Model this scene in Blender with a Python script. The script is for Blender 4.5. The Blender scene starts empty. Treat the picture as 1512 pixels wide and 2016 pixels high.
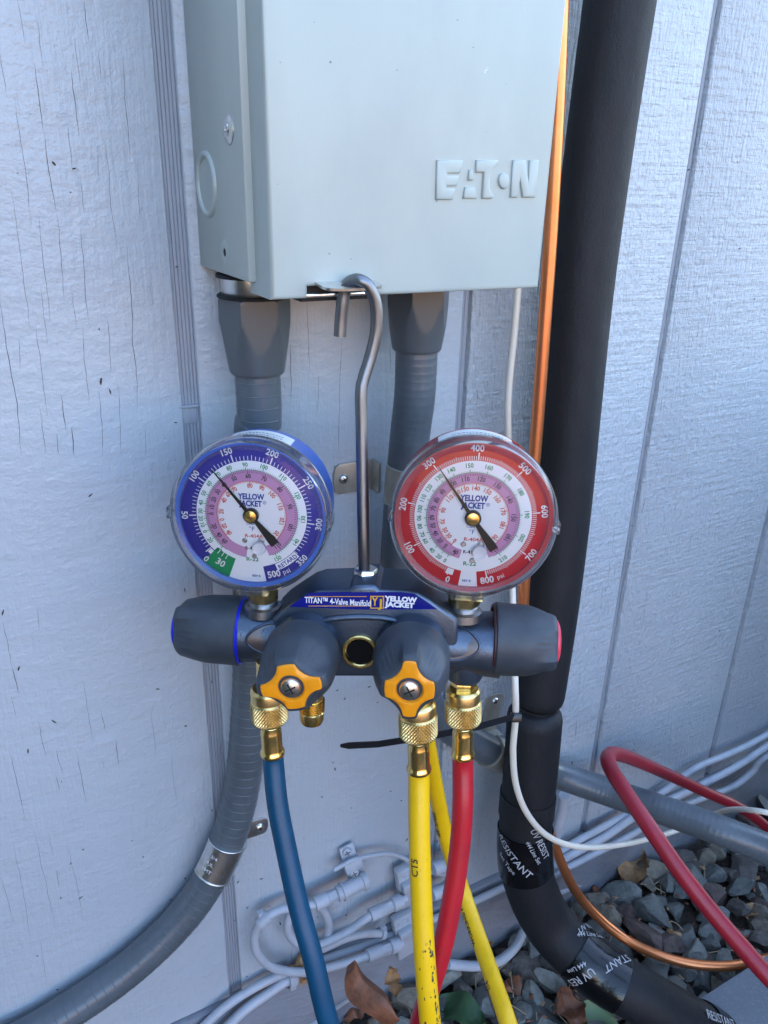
import bpy, bmesh, math, random
from math import sin, cos, pi, radians, sqrt, atan2
from mathutils import Vector, Matrix
random.seed(7)
S = bpy.context.scene
C = S.collection

# ------------------------------------------------------------------ camera
# world: x along the wall, y into the wall (wall face y=0), z up, ground z=0
F = 1514.0; CXP, CYP = 756.0, 1008.0      # focal length and centre, photo pixels (1512 x 2016)
D = 0.48; H = 0.80                         # camera distance from wall, camera height
RX = Vector((0.87916, -0.47595, 0.02347))  # camera right, down, forward in the world
RD = Vector((-0.16692, -0.35371, -0.92034))
RF = Vector((0.44633, 0.80521, -0.39042))
CAM = Vector((0.0, -D, H))
cd = bpy.data.cameras.new('camera'); cam = bpy.data.objects.new('camera', cd); C.objects.link(cam)
m3 = Matrix((RX, -RD, -RF)).transposed()
cam.matrix_world = Matrix.Translation(CAM) @ m3.to_4x4()
cd.sensor_fit = 'VERTICAL'; cd.sensor_height = 36; cd.sensor_width = 27; cd.lens = 36 * F / 2016
cd.clip_start = 0.02; cd.clip_end = 500
S.camera = cam

# ------------------------------------------------------------------ light
SUN_EL, SUN_AZ = radians(38), radians(35)      # sun stands behind the house, to the right
sun_dir = Vector((sin(SUN_AZ) * cos(SUN_EL), cos(SUN_AZ) * cos(SUN_EL), sin(SUN_EL)))
W = bpy.data.worlds.new('World'); S.world = W; W.use_nodes = True
nt = W.node_tree; nt.nodes.clear()
sky = nt.nodes.new('ShaderNodeTexSky'); sky.sky_type = 'NISHITA'; sky.sun_disc = False
sky.sun_elevation = SUN_EL; sky.sun_rotation = SUN_AZ
sky.air_density = 1.0; sky.dust_density = 1.2; sky.ozone_density = 1.0
bg = nt.nodes.new('ShaderNodeBackground'); bg.inputs[1].default_value = 0.15
wo = nt.nodes.new('ShaderNodeOutputWorld')
nt.links.new(sky.outputs[0], bg.inputs[0]); nt.links.new(bg.outputs[0], wo.inputs[0])
sl = bpy.data.lights.new('sun', 'SUN'); sl.energy = 3.5; sl.angle = radians(0.5); sl.color = (1.0, 0.93, 0.82)
so = bpy.data.objects.new('sun', sl); C.objects.link(so)
so.rotation_euler = (-sun_dir).to_track_quat('-Z', 'Y').to_euler()
S.view_settings.view_transform = 'Standard'; S.view_settings.look = 'None'
S.view_settings.exposure = 2.95; S.view_settings.gamma = 1; S.view_settings.use_curve_mapping = False

# ------------------------------------------------------------------ helpers
def ray(px, py): return RX * (px - CXP) + RD * (py - CYP) + RF * F
def at(px, py, d=0.0):
    v = ray(px, py); return CAM + v * ((D - d) / v.y)
def atz(px, py, z):
    return CAM + ray(px, py) * (z / F)
def atg(px, py, h=0.0):
    v = ray(px, py); return CAM + v * ((h - H) / v.z)
def atp(px, py, o, n):
    v = ray(px, py); return CAM + v * ((o - CAM).dot(n) / v.dot(n))

def lin(r, g, b):
    f = lambda c: ((c / 255 + .055) / 1.055) ** 2.4 if c > 10 else c / 255 / 12.92
    return (f(r), f(g), f(b), 1)

def mat(name, col, rough=.5, metal=0., bump=None, var=None, coat=0., spec=.5):
    """bump: list of (scale_xyz, detail, distance); var: (scale_xyz, colour2, amount)"""
    m = bpy.data.materials.new(name); m.use_nodes = True
    n = m.node_tree; b = n.nodes['Principled BSDF']
    if len(col) == 3: col = (*col, 1)
    b.inputs['Base Color'].default_value = col
    b.inputs['Roughness'].default_value = rough; b.inputs['Metallic'].default_value = metal
    b.inputs['Coat Weight'].default_value = coat
    b.inputs['Specular IOR Level'].default_value = spec
    tc = n.nodes.new('ShaderNodeTexCoord')
    def noise(sc, det=4, rough=.6):
        mp = n.nodes.new('ShaderNodeMapping'); mp.inputs['Scale'].default_value = sc
        n.links.new(tc.outputs['Object'], mp.inputs[0])
        t = n.nodes.new('ShaderNodeTexNoise'); t.inputs['Scale'].default_value = 1; t.inputs['Detail'].default_value = det
        t.inputs['Roughness'].default_value = rough
        n.links.new(mp.outputs[0], t.inputs[0]); return t.outputs[0]
    if bump:
        prev = None
        for sc, det, dist in bump:
            bn = n.nodes.new('ShaderNodeBump'); bn.inputs['Strength'].default_value = 1; bn.inputs['Distance'].default_value = dist
            n.links.new(noise(sc, det), bn.inputs['Height'])
            if prev: n.links.new(prev.outputs[0], bn.inputs['Normal'])
            prev = bn
        n.links.new(prev.outputs[0], b.inputs['Normal'])
    if var:
        prev = None
        for sc, c2, lo, hi in (var if isinstance(var, list) else [var]):
            r = n.nodes.new('ShaderNodeValToRGB'); r.color_ramp.elements[0].position = lo; r.color_ramp.elements[1].position = hi
            r.color_ramp.elements[0].color = (0, 0, 0, 1); r.color_ramp.elements[1].color = (1, 1, 1, 1)
            n.links.new(noise(sc), r.inputs[0])
            mx = n.nodes.new('ShaderNodeMixRGB')
            if prev: n.links.new(prev.outputs[0], mx.inputs[1])
            else: mx.inputs[1].default_value = col
            mx.inputs[2].default_value = (*c2[:3], 1)
            n.links.new(r.outputs[0], mx.inputs[0]); prev = mx
        n.links.new(prev.outputs[0], b.inputs['Base Color'])
    return m

def clear_mat(name, tint, rough=.03, ior=1.45, milk=0.0):
    m = bpy.data.materials.new(name); m.use_nodes = True; n = m.node_tree; n.nodes.clear()
    o = n.nodes.new('ShaderNodeOutputMaterial'); mx = n.nodes.new('ShaderNodeMixShader')
    t = n.nodes.new('ShaderNodeBsdfTransparent'); t.inputs[0].default_value = (*tint, 1)
    g = n.nodes.new('ShaderNodeBsdfGlossy'); g.inputs['Roughness'].default_value = rough
    fr = n.nodes.new('ShaderNodeFresnel'); fr.inputs[0].default_value = ior
    n.links.new(fr.outputs[0], mx.inputs[0]); n.links.new(t.outputs[0], mx.inputs[1]); n.links.new(g.outputs[0], mx.inputs[2])
    if milk:
        df = n.nodes.new('ShaderNodeBsdfDiffuse'); df.inputs[0].default_value = (.8, .8, .84, 1); m2 = n.nodes.new('ShaderNodeMixShader'); m2.inputs[0].default_value = milk
        n.links.new(mx.outputs[0], m2.inputs[1]); n.links.new(df.outputs[0], m2.inputs[2]); mx = m2
    n.links.new(mx.outputs[0], o.inputs[0]); return m

WL = {}                                        # world position of every object made (all unrotated)
def tag(o, label=None, cat=None, group=None, kind=None):
    if label: o['label'] = label
    if cat: o['category'] = cat
    if group: o['group'] = group
    if kind: o['kind'] = kind
    return o
def place(o, loc, parent):
    WL[o.name] = Vector(loc)
    o.location = Vector(loc) - (WL[parent.name] if parent else Vector())
    if parent: o.parent = parent
    C.objects.link(o); return o
def thing(name, loc, label, cat, group=None):
    o = bpy.data.objects.new(name, None); o.empty_display_size = .02
    place(o, loc, None); return tag(o, label, cat, group)

class MB:
    def __init__(s): s.v = []; s.f = []; s.m = []; s.sm = []
    def add(s, vs, fs, mi=0, smooth=True):
        k = len(s.v); s.v += [Vector(v) for v in vs]
        for f in fs: s.f.append([i + k for i in f]); s.m.append(mi); s.sm.append(smooth)
        return s
    def build(s, name, mats, parent=None, ang=35, origin=None, label=None):
        if not isinstance(mats, (list, tuple)): mats = [mats]
        c = Vector(origin) if origin is not None else sum(s.v, Vector()) / len(s.v)
        me = bpy.data.meshes.new(name)
        me.from_pydata([v - c for v in s.v], [], s.f)
        for mt in mats: me.materials.append(mt)
        me.polygons.foreach_set('material_index', s.m)
        me.polygons.foreach_set('use_smooth', s.sm)
        me.update()
        bm = bmesh.new(); bm.from_mesh(me); bmesh.ops.recalc_face_normals(bm, faces=bm.faces); bm.to_mesh(me); bm.free()
        if any(s.sm): me.set_sharp_from_angle(angle=radians(ang))
        o = bpy.data.objects.new(name, me); place(o, c, parent)
        if label: o['label'] = label
        return o
    # ---- shapes
    def box(s, lo, hi, mi=0, fr=None):
        x0, y0, z0 = lo; x1, y1, z1 = hi
        vs = [Vector(p) for p in ((x0,y0,z0),(x1,y0,z0),(x1,y1,z0),(x0,y1,z0),(x0,y0,z1),(x1,y0,z1),(x1,y1,z1),(x0,y1,z1))]
        if fr: vs = [fr(v) for v in vs]
        return s.add(vs, [(0,3,2,1),(4,5,6,7),(0,1,5,4),(1,2,6,5),(2,3,7,6),(3,0,4,7)], mi, False)
    def rbox(s, lo, hi, b, mi=0, fr=None, seg=2):
        bm = bmesh.new(); bmesh.ops.create_cube(bm, size=1)
        for v in bm.verts:
            v.co = Vector([(lo[i] + hi[i]) / 2 + v.co[i] * (hi[i] - lo[i]) for i in range(3)])
        bmesh.ops.bevel(bm, geom=bm.edges[:] , offset=b, segments=seg, profile=.5, affect='EDGES')
        return s.bm(bm, mi, fr)
    def bm(s, bm, mi=0, fr=None, smooth=True):
        bm.verts.index_update()
        vs = [fr(v.co) if fr else v.co.copy() for v in bm.verts]
        s.add(vs, [[v.index for v in f.verts] for f in bm.faces], mi, smooth); bm.free(); return s
    def prism(s, pts, z0, z1, b=0, mi=0, fr=None, seg=2):
        bm = bmesh.new(); vs = [bm.verts.new((p[0], p[1], z0)) for p in pts]
        f = bm.faces.new(vs); r = bmesh.ops.extrude_face_region(bm, geom=[f])
        nv = [e for e in r['geom'] if isinstance(e, bmesh.types.BMVert)]
        for v in nv: v.co.z = z1
        bmesh.ops.recalc_face_normals(bm, faces=bm.faces)
        if b: bmesh.ops.bevel(bm, geom=[e for e in bm.edges if abs(e.verts[0].co.z - e.verts[1].co.z) < 1e-9 and (e.verts[0].co.z - z1) * 1e6 ** 0 == 0 or abs(e.verts[0].co.z - e.verts[1].co.z) > 1e-9] if False else [e for e in bm.edges if abs(e.verts[0].co.z - z1) < 1e-9 and abs(e.verts[1].co.z - z1) < 1e-9], offset=b, segments=seg, profile=.5, affect='EDGES')
        return s.bm(bm, mi, fr)
    def lathe(s, prof, fr, n=32, rad=None, mi=0, cap0=True, cap1=True, mis=None):
        """prof: (r, z) list, fr: frame, rad(theta, i, r) -> r"""
        vs = []; fs = []
        for i, (r, z) in enumerate(prof):
            for k in range(n):
                t = 2 * pi * k / n; rr = rad(t, i, r, z) if rad else r
                vs.append(fr(Vector((rr * cos(t), rr * sin(t), z))))
        for i in range(len(prof) - 1):
            for k in range(n):
                fs.append((i*n+k, i*n+(k+1) % n, (i+1)*n+(k+1) % n, (i+1)*n+k))
        k0 = len(s.v); s.add(vs, fs, mi, True)
        if mis:
            base = len(s.f) - len(fs)
            for i in range(len(prof) - 1):
                for k in range(n): s.m[base + i*n + k] = mis[i]
        if cap0: s.f.append([k0 + k for k in range(n)][::-1]); s.m.append(mi if not mis else mis[0]); s.sm.append(False)
        if cap1: s.f.append([k0 + (len(prof)-1)*n + k for k in range(n)]); s.m.append(mi if not mis else mis[-1]); s.sm.append(False)
        return s

def frame(o, ez, up=Vector((0, 0, 1))):
    """local z -> ez, local y -> up-ish"""
    ez = Vector(ez).normalized(); ex = Vector(up).cross(ez)
    if ex.length < 1e-4: ex = Vector((1, 0, 0)).cross(ez)
    ex.normalize(); ey = ez.cross(ex); o = Vector(o)
    fr = lambda v: o + ex * v[0] + ey * v[1] + ez * v[2]
    fr.o, fr.x, fr.y, fr.z = o, ex, ey, ez
    return fr
def fxyz(o, ex, ey, ez):
    fr = lambda v: o + ex * v[0] + ey * v[1] + ez * v[2]
    fr.o, fr.x, fr.y, fr.z = o, ex, ey, ez; return fr

def spline(P, n=12):
    P = [Vector(p) for p in P]; Q = [P[0] * 2 - P[1]] + P + [P[-1] * 2 - P[-2]]; out = []
    for i in range(1, len(Q) - 2):
        a, b, c, d = Q[i-1], Q[i], Q[i+1], Q[i+2]
        for k in range(n):
            t = k / n
            out.append(.5 * ((2*b) + (c-a)*t + (2*a-5*b+4*c-d)*t*t + (3*b-a-3*c+d)*t**3))
    out.append(P[-1]); return out

class Tube:
    def __init__(s, P, r, n=12, smooth=True):
        s.p = spline(P, n) if smooth else [Vector(q) for q in P]; s.r = r
        s.L = [0]
        for a, b in zip(s.p, s.p[1:]): s.L.append(s.L[-1] + (b - a).length)
        s.T = []
        for i in range(len(s.p)):
            s.T.append((s.p[min(i+1, len(s.p)-1)] - s.p[max(i-1, 0)]).normalized())
        t = s.T[0]; u = t.orthogonal().normalized(); s.U = [u]
        for i in range(1, len(s.p)):
            u = s.U[-1] - s.T[i] * s.U[-1].dot(s.T[i]); s.U.append(u.normalized())
    @property
    def len(s): return s.L[-1]
    def at(s, l):
        l = max(0, min(l, s.L[-1])); lo, hi = 0, len(s.L) - 1
        while hi - lo > 1:
            m = (lo + hi) // 2
            if s.L[m] <= l: lo = m
            else: hi = m
        t = (l - s.L[lo]) / max(1e-9, s.L[hi] - s.L[lo])
        p = s.p[lo].lerp(s.p[hi], t); T = s.T[lo].lerp(s.T[hi], t).normalized(); U = s.U[lo].lerp(s.U[hi], t); U = (U - T * U.dot(T)).normalized()
        return p, T, U, T.cross(U)
    def rad(s, l): return s.r(l / s.L[-1]) if callable(s.r) else s.r
    def surf(s, l, th, dr=0):
        p, T, U, V = s.at(l); return p + (U * cos(th) + V * sin(th)) * (s.rad(l) + dr)
    def face(s, l):
        p, T, U, V = s.at(l); c = (CAM - p); return atan2(c.dot(V), c.dot(U))
    def near(s, px, py):
        """arc length whose projection is nearest to a photo pixel"""
        best = (1e9, 0)
        for i, p in enumerate(s.p):
            v = p - CAM; z = v.dot(RF)
            if z > .05:
                q = (v.dot(RX) / z * F + CXP - px) ** 2 + (v.dot(RD) / z * F + CYP - py) ** 2
                if q < best[0]: best = (q, s.L[i])
        return best[1]
    def mesh(s, mb, n=20, ls=None, mi=0, caps=True):
        """ls: list of (length, dr)"""
        if ls is None: ls = [(l, 0) for l in s.L]
        vs = []; fs = []
        for l, dr in ls:
            p, T, U, V = s.at(l); r = s.rad(l) + dr
            vs += [p + (U * cos(2*pi*k/n) + V * sin(2*pi*k/n)) * r for k in range(n)]
        for i in range(len(ls) - 1):
            for k in range(n): fs.append((i*n+k, i*n+(k+1) % n, (i+1)*n+(k+1) % n, (i+1)*n+k))
        if caps: fs.append(tuple(range(n))[::-1]); fs.append(tuple((len(ls)-1)*n+k for k in range(n)))
        return mb.add(vs, fs, mi, True)
    def sleeve(s, mb, l0, l1, dr, n=28, th0=None, th1=None, step=.004, thick=.0008, wob=0, mi=0):
        """band wrapped round the tube"""
        full = th0 is None; th0 = 0 if full else th0; th1 = 2*pi if full else th1
        k = max(2, int((l1 - l0) / step)); ls = [l0 + (l1-l0) * i / k for i in range(k+1)]; vs = []; fs = []
        m = n if full else n + 1
        for j, l in enumerate([ls[0]] + ls + [ls[-1]]):
            d = dr if 0 < j < len(ls) + 1 else dr - thick
            for q in range(m):
                t = th0 + (th1 - th0) * q / n
                vs.append(s.surf(l, t, d + (wob * sin(3*t + l * 160) if wob else 0)))
        for i in range(len(ls) + 1):
            for q in range(n): fs.append((i*m+q, i*m+(q+1) % m, (i+1)*m+(q+1) % m, (i+1)*m+q))
        return mb.add(vs, fs, mi, True)

_tc = {}
def textmesh(st, bold=0.0, cond=1.0, space=1.0, res=2):
    """flat lettering, height of capitals about 1 unit, centred"""
    k = (st, bold, cond, space)
    if k not in _tc:
        cu = bpy.data.curves.new('lettering_curve', 'FONT'); cu.body = st; cu.size = 1.4; cu.offset = bold; cu.space_character = space
        cu.resolution_u = res; cu.align_x = 'LEFT'; cu.fill_mode = 'FRONT'
        o = bpy.data.objects.new('lettering_curve', cu)
        me = bpy.data.meshes.new_from_object(o)
        vs = [v.co.copy() for v in me.vertices]; fs = [list(p.vertices) for p in me.polygons]
        bpy.data.objects.remove(o); bpy.data.curves.remove(cu); bpy.data.meshes.remove(me)
        x0 = min(v.x for v in vs); x1 = max(v.x for v in vs)
        for v in vs: v.x = (v.x - (x0+x1)/2) * cond; v.y -= .5
        _tc[k] = (vs, fs, (x1-x0) * cond)
    return _tc[k]
def put_text(mb, st, size, fr, x=0, y=0, rot=0, z=0, mi=0, **kw):
    vs, fs, w = textmesh(st, **kw); c, s_ = cos(rot), sin(rot)
    out = []
    for v in vs:
        a, b = v.x * size, v.y * size
        out.append(fr(Vector((x + a*c - b*s_, y + a*s_ + b*c, z))))
    mb.add(out, fs, mi, False)
def tube_text(mb, tb, st, l, th, size, rot=0, mi=0, dr=.0003, **kw):
    vs, fs, w = textmesh(st, **kw); c, s_ = cos(rot), sin(rot); out = []
    for v in vs:
        a, b = v.x * size, v.y * size; x, y = a*c - b*s_, a*s_ + b*c
        out.append(tb.surf(l + x, th - y / tb.rad(l), dr))
    mb.add(out, fs, mi, False)

# ------------------------------------------------------------------ materials
M_wall = mat('wall_paint', lin(177, 185, 192), .34, bump=[((14, 14, 36), 3, .0014), ((60, 60, 130), 4, .0006), ((120, 120, 150), 3, .0008), ((300, 300, 26), 3, .0006), ((380, 380, 380), 2, .0003)],
             var=[((5, 5, 3), lin(171, 179, 186), .35, .7), ((60, 60, 200), lin(167, 175, 182), .6, .85)])
M_wallr = mat('wall_paint_ribbed', lin(180, 188, 195), .33, bump=[((25, 25, 6), 3, .002), ((14, 14, 200), 5, .0016), ((420, 420, 45), 4, .0024), ((190, 190, 150), 4, .0019)],
              var=[((5, 5, 3), lin(174, 182, 189), .35, .7), ((300, 300, 20), lin(160, 168, 177), .6, .85)])
M_groove = mat('groove_paint', lin(148, 154, 163), .5, bump=[((300, 300, 10), 3, .0008)], var=((400, 400, 12), lin(120, 122, 130), .55, .8))
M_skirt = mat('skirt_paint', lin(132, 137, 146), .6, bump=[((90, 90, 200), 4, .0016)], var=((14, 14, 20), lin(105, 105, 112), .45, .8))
M_crack = mat('crack', lin(84, 82, 86), .9)
M_speck = mat('dirt', lin(70, 60, 50), .9)
M_box = mat('box_paint', lin(172, 181, 175), .34, bump=[((900, 900, 900), 2, .00004), ((14, 14, 14), 2, .0006)], var=((18, 18, 10), lin(163, 172, 168), .45, .75))
M_dark = mat('dark_gap', (.006, .006, .007), .7)
M_fitting = mat('grey_plastic', lin(82, 88, 92), .28, bump=[((300, 300, 20), 2, .00008)])
M_conduit = mat('grey_conduit', lin(88, 96, 102), .30, bump=[((60, 60, 60), 3, .0004)], var=((30, 30, 30), lin(78, 85, 90), .4, .8))
M_strap = mat('strap_zinc', (.42, .40, .34), .42, .45, bump=[((200, 200, 200), 3, .00015)], var=((70, 70, 70), (.30, .28, .22), .45, .8))
M_zinc = mat('zinc', (.74, .74, .72), .30, 1, bump=[((200, 200, 200), 3, .00008)], var=((60, 60, 60), (.55, .48, .34), .5, .8))
M_steel = mat('hook_steel', (.23, .235, .245), .42, 1, bump=[((500, 500, 60), 3, .0001)], var=((120, 120, 30), (.22, .21, .21), .45, .7))
M_brass = mat('brass', (.92, .66, .24), .24, 1, var=((150, 150, 150), (.70, .45, .13), .45, .75))
M_brassd = mat('brass_rough', (.88, .66, .30), .32, 1, var=((200, 200, 200), (.6, .42, .16), .4, .7))
M_copper = mat('copper', (.88, .30, .12), .33, .82, var=((20, 20, 60), (.78, .26, .09), .4, .8))
M_foam = mat(spec=.4, name='black_foam', col=(.0085, .0095, .012), rough=.62, bump=[((900, 900, 900), 3, .0003), ((90, 90, 40), 4, .0009), ((18, 18, 9), 2, .003)], var=((60, 60, 20), (.014, .015, .018), .5, .9))
M_tape = mat('black_tape', (.003, .003, .004), .2, bump=[((40, 40, 90), 3, .0008)])
M_white = mat('white_print', (.75, .75, .76), .5)
M_worn = mat('worn_print', (.42, .42, .44), .5)
M_cream = mat('cream_cable', lin(222, 214, 198), .35)
M_blueh = mat('blue_hose', lin(0, 70, 102), .42, bump=[((700, 700, 700), 2, .0001)], var=((60, 60, 60), lin(2, 60, 88), .4, .8))
M_yelh = mat('yellow_hose', lin(240, 190, 8), .38, bump=[((700, 700, 700), 2, .0001)], var=[((90, 90, 40), lin(226, 176, 14), .5, .75), ((260, 260, 110), lin(120, 95, 30), .68, .78)])
M_redh = mat('red_hose', lin(186, 28, 42), .36, bump=[((700, 700, 700), 2, .0001)], var=((60, 60, 60), lin(160, 28, 40), .45, .8))
M_redd = mat('dark_red_hose', lin(150, 28, 44), .4, bump=[((700, 700, 700), 2, .0001)], var=((50, 50, 50), lin(130, 30, 44), .45, .8))
M_print = mat('black_print', (.02, .02, .02), .6)
M_grime = mat('grime', (.06, .05, .03), .8)
M_manif = mat('manifold_metal', (.105, .135, .185), .36, .8, bump=[((900, 900, 900), 2, .00015)], var=((50, 50, 50), (.085, .105, .14), .45, .8))
M_knob = mat('knob_rubber', lin(52, 59, 67), .5, bump=[((1200, 1200, 1200), 2, .0001)], var=((60, 60, 60), lin(66, 72, 78), .4, .7))
M_orange = mat('orange_plastic', lin(240, 150, 12), .38, var=[((200, 200, 200), lin(226, 134, 10), .5, .8), ((420, 420, 420), lin(120, 70, 22), .66, .76)])
M_blueplas = mat('blue_plastic', lin(22, 34, 190), .35)
M_pink = mat('red_plastic', lin(225, 62, 84), .4)
M_caseb = mat('blue_case', lin(4, 88, 190), .3, coat=.5)
M_caser = mat('red_case', lin(176, 12, 28), .3, coat=.5)
M_dialw = mat('dial_white', (.84, .85, .87), .6)
M_navy = mat('dial_navy', lin(44, 42, 138), .5)
M_dred = mat('dial_red', lin(188, 4, 30), .5)
M_pinkd = mat('dial_mauve', lin(196, 142, 182), .5)
M_green = mat('dial_green', lin(12, 140, 84), .5)
M_redp = mat('dial_red_print', lin(205, 72, 50), .5)
M_navyp = mat('navy_print', lin(38, 62, 150), .5)
M_label = mat('label_navy', lin(18, 26, 120), .25, var=((60, 60, 60), lin(14, 20, 104), .4, .8))
M_gold = mat('gold_print', lin(218, 165, 40), .4)
M_needle = mat('needle_black', (.018, .017, .015), .32)
M_glass = clear_mat('gauge_glass', (.98, .98, .985), .02, 1.5)
M_bezel = clear_mat('clear_plastic', (.95, .955, .965), .10, 1.27, .03)
M_stone = []; M_stone2 = []
for i, (a, b) in enumerate([((112, 114, 110), (84, 88, 86)), ((132, 134, 128), (104, 108, 104)), ((92, 94, 90), (112, 114, 108)), ((104, 98, 92), (78, 72, 68)), ((98, 82, 76), (74, 62, 58)), ((126, 118, 104), (96, 88, 76)), ((86, 92, 92), (104, 106, 102))]):
    M_stone2.append(mat('stone_face', lin(*a), .66, bump=[((5, 5, 5), 6, .0012), ((2, 2, 2), 3, .0015)], var=[((2.2, 2.2, 2.2), lin(*b), .35, .7), ((9, 9, 9), lin(150, 148, 142), .66, .8)]))
    M_stone.append(mat('stone_surface', lin(*a), .7, bump=[((160, 160, 160), 5, .0016), ((40, 40, 40), 3, .003)], var=[((70, 70, 70), lin(*b), .35, .7), ((260, 260, 260), lin(150, 148, 142), .68, .8)]))
M_soil = mat('soil', lin(58, 50, 44), .95, bump=[((120, 120, 120), 6, .006), ((30, 30, 30), 4, .01)], var=((60, 60, 60), lin(88, 76, 64), .4, .7))
M_leafb = mat('brown_leaf', lin(132, 84, 58), .55, bump=[((120, 120, 120), 4, .0012)], var=((80, 80, 80), lin(92, 58, 42), .4, .7))
M_leaft = mat('tan_leaf', lin(178, 142, 100), .6, bump=[((160, 160, 160), 4, .0012)], var=((80, 80, 80), lin(128, 92, 62), .4, .7))
M_leafg = mat('green_leaf', lin(62, 92, 56), .45, bump=[((120, 120, 120), 4, .001)], var=((60, 60, 60), lin(40, 70, 42), .4, .7))
M_straw = mat('straw', lin(160, 145, 118), .8)
M_cable = mat('painted_cable', lin(174, 180, 188), .42, bump=[((90, 90, 90), 3, .0006)], var=((60, 60, 60), lin(158, 164, 172), .45, .8))
M_pad = mat('pad_grey', lin(128, 132, 138), .7, bump=[((500, 500, 500), 3, .0006)], var=((400, 400, 400), lin(150, 152, 156), .55, .7))
M_tie = mat('black_nylon', (.012, .012, .014), .3)
M_sticker = mat('sticker', (.78, .79, .78), .35)
M_lawn = mat('lawn', lin(132, 104, 66), .95, bump=[((60, 60, 60), 5, .02)], var=((3, 3, 3), lin(156, 116, 72), .4, .7))
M_hedge = mat('hedge_leaf', (.02, .035, .014), .6, var=((20, 20, 20), (.035, .05, .02), .4, .7))
M_fence = mat('fence_wood', lin(168, 122, 82), .8, var=((20, 20, 2), lin(128, 88, 58), .4, .7))

# ================================================================== SETTING
# ground sheet, to the horizon
mb = MB(); mb.add([(-60, 0.2, 0), (60, 0.2, 0), (60, -4.0, 0), (-60, -4.0, 0)], [(0, 1, 2, 3)], 0, False)
mb.add([(-150, -4.0, 0), (150, -4.0, 0), (150, -200, 0), (-150, -200, 0)], [(0, 1, 2, 3)], 1, False)
mb.add([(-150, 0.2, 0), (150, 0.2, 0), (150, 200, 0), (-150, 200, 0)], [(0, 1, 2, 3)], 1, False)
ground = mb.build('ground', [M_soil, M_lawn], origin=(0, 0, 0)); tag(ground, kind='structure')

# the house wall
BOT = H - .690; TOP = 2.75
wall = thing('house_wall', (0.4, 0, 0), 'pale lavender grey painted wood siding wall with vertical grooves and cracked paint', 'wall')
grooves = [.1228 + .2095 * k for k in range(-16, 20)]
gw = {16: .0056, 17: .0042, 18: .0044, 19: .0044}
def hw(k): return gw.get(k, .0045)
for k in range(len(grooves) - 1):
    x0 = grooves[k] + hw(k); x1 = grooves[k+1] - hw(k+1)
    mb = MB(); th = .010; b = .0012
    prof = [(x0, th), (x0, b), (x0 + b*.4, b*.35), (x0 + b, 0), (x1 - b, 0), (x1 - b*.4, b*.35), (x1, b), (x1, th)]
    vs = [(x, y, BOT) for x, y in prof] + [(x, y, TOP) for x, y in prof]; n = len(prof)
    fs = [(i, (i+1) % n, n + (i+1) % n, n + i) for i in range(n)] + [tuple(range(n))[::-1], tuple(range(n, 2*n))]
    mb.add(vs, fs); mb.build('siding_board', M_wallr if x0 > .3 else M_wall, wall, ang=60, origin=(0, 0, 0))
for k, gx in enumerate(grooves):
    mb = MB(); w = hw(k); n = 5 if k == 16 else 2; prof = [(gx - w - .002, .0102)]
    for i in range(n):
        xa = gx - w + 2*w * i / n; dw = 2*w / n
        dp = .0026 if k == 16 else .0040
        prof += [(xa + dw*.12, dp), (xa + dw*.7, dp), (xa + dw*.8, dp + .0009), (xa + dw*.92, dp + .0009)]
    prof += [(gx + w + .002, .0102)]
    vs = [(x, y, BOT + .0005) for x, y in prof] + [(x, y, TOP - .001) for x, y in prof]; n = len(prof)
    fs = [(i, i+1, n+i+1, n+i) for i in range(n-1)]
    mb.add(vs, fs, 0, False); mb.build('groove_strip', M_groove, wall, origin=(0, 0, 0))
mb = MB(); mb.box((grooves[0], .0105, 0), (grooves[-1], .12, TOP)); mb.build('wall_backing', M_wall, wall)
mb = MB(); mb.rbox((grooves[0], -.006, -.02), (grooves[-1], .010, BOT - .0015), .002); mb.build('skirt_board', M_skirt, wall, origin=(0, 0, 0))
# caulk lump where two sheets meet
mb = MB(); p = at(371, 796, -.003)
mb.rbox((p.x - .0068, -.0006, p.z - .0016), (p.x + .006, .006, p.z + .0002), .0006); mb.rbox((p.x - .0058, .0016, p.z - .013), (p.x + .0052, .006, p.z - .0016), .0014)
mb.build('caulk_lump', M_groove, wall)
# cracks in the paint (narrow splits along the grain)
cr = []
A = [(80,0,105,190,1),(165,90,185,290,1),(155,270,200,600,2),(200,600,245,930,2),(252,935,288,1325,1.4),(375,0,393,185,2),(332,165,350,360,1),(315,310,345,600,2),(300,560,318,760,1.2),(65,430,143,995,1.2),(540,240,565,700,1.6),(435,215,448,350,1),(465,620,510,1110,1.2),(430,640,442,800,1),(355,770,372,940,1),(355,1010,402,1430,2.2),(560,1050,605,1800,2.4),(45,830,122,1450,1),(172,950,235,1420,1.3),(180,1260,207,1530,.8),(0,1300,90,2010,2.2),(160,1430,212,1840,1.3),(320,1290,333,1450,1),(367,1430,400,1790,1.3),(472,1400,485,1650,1.2),(265,1735,285,1895,2.6),(315,1880,327,2010,3.2),(432,1720,455,2010,1.8),(518,1690,540,2010,1.2),(0,240,22,410,1.2),(85,1490,97,1620,1),(600,720,615,1000,.7),(660,1260,668,1360,.8),(175,1790,197,2000,1.3),(253,1910,263,2010,1.6),(638,1880,645,2010,.8)]
cr += [(a/2.24, b/2.24, c/2.24, d/2.24, w) for a, b, c, d, w in A]
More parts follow.
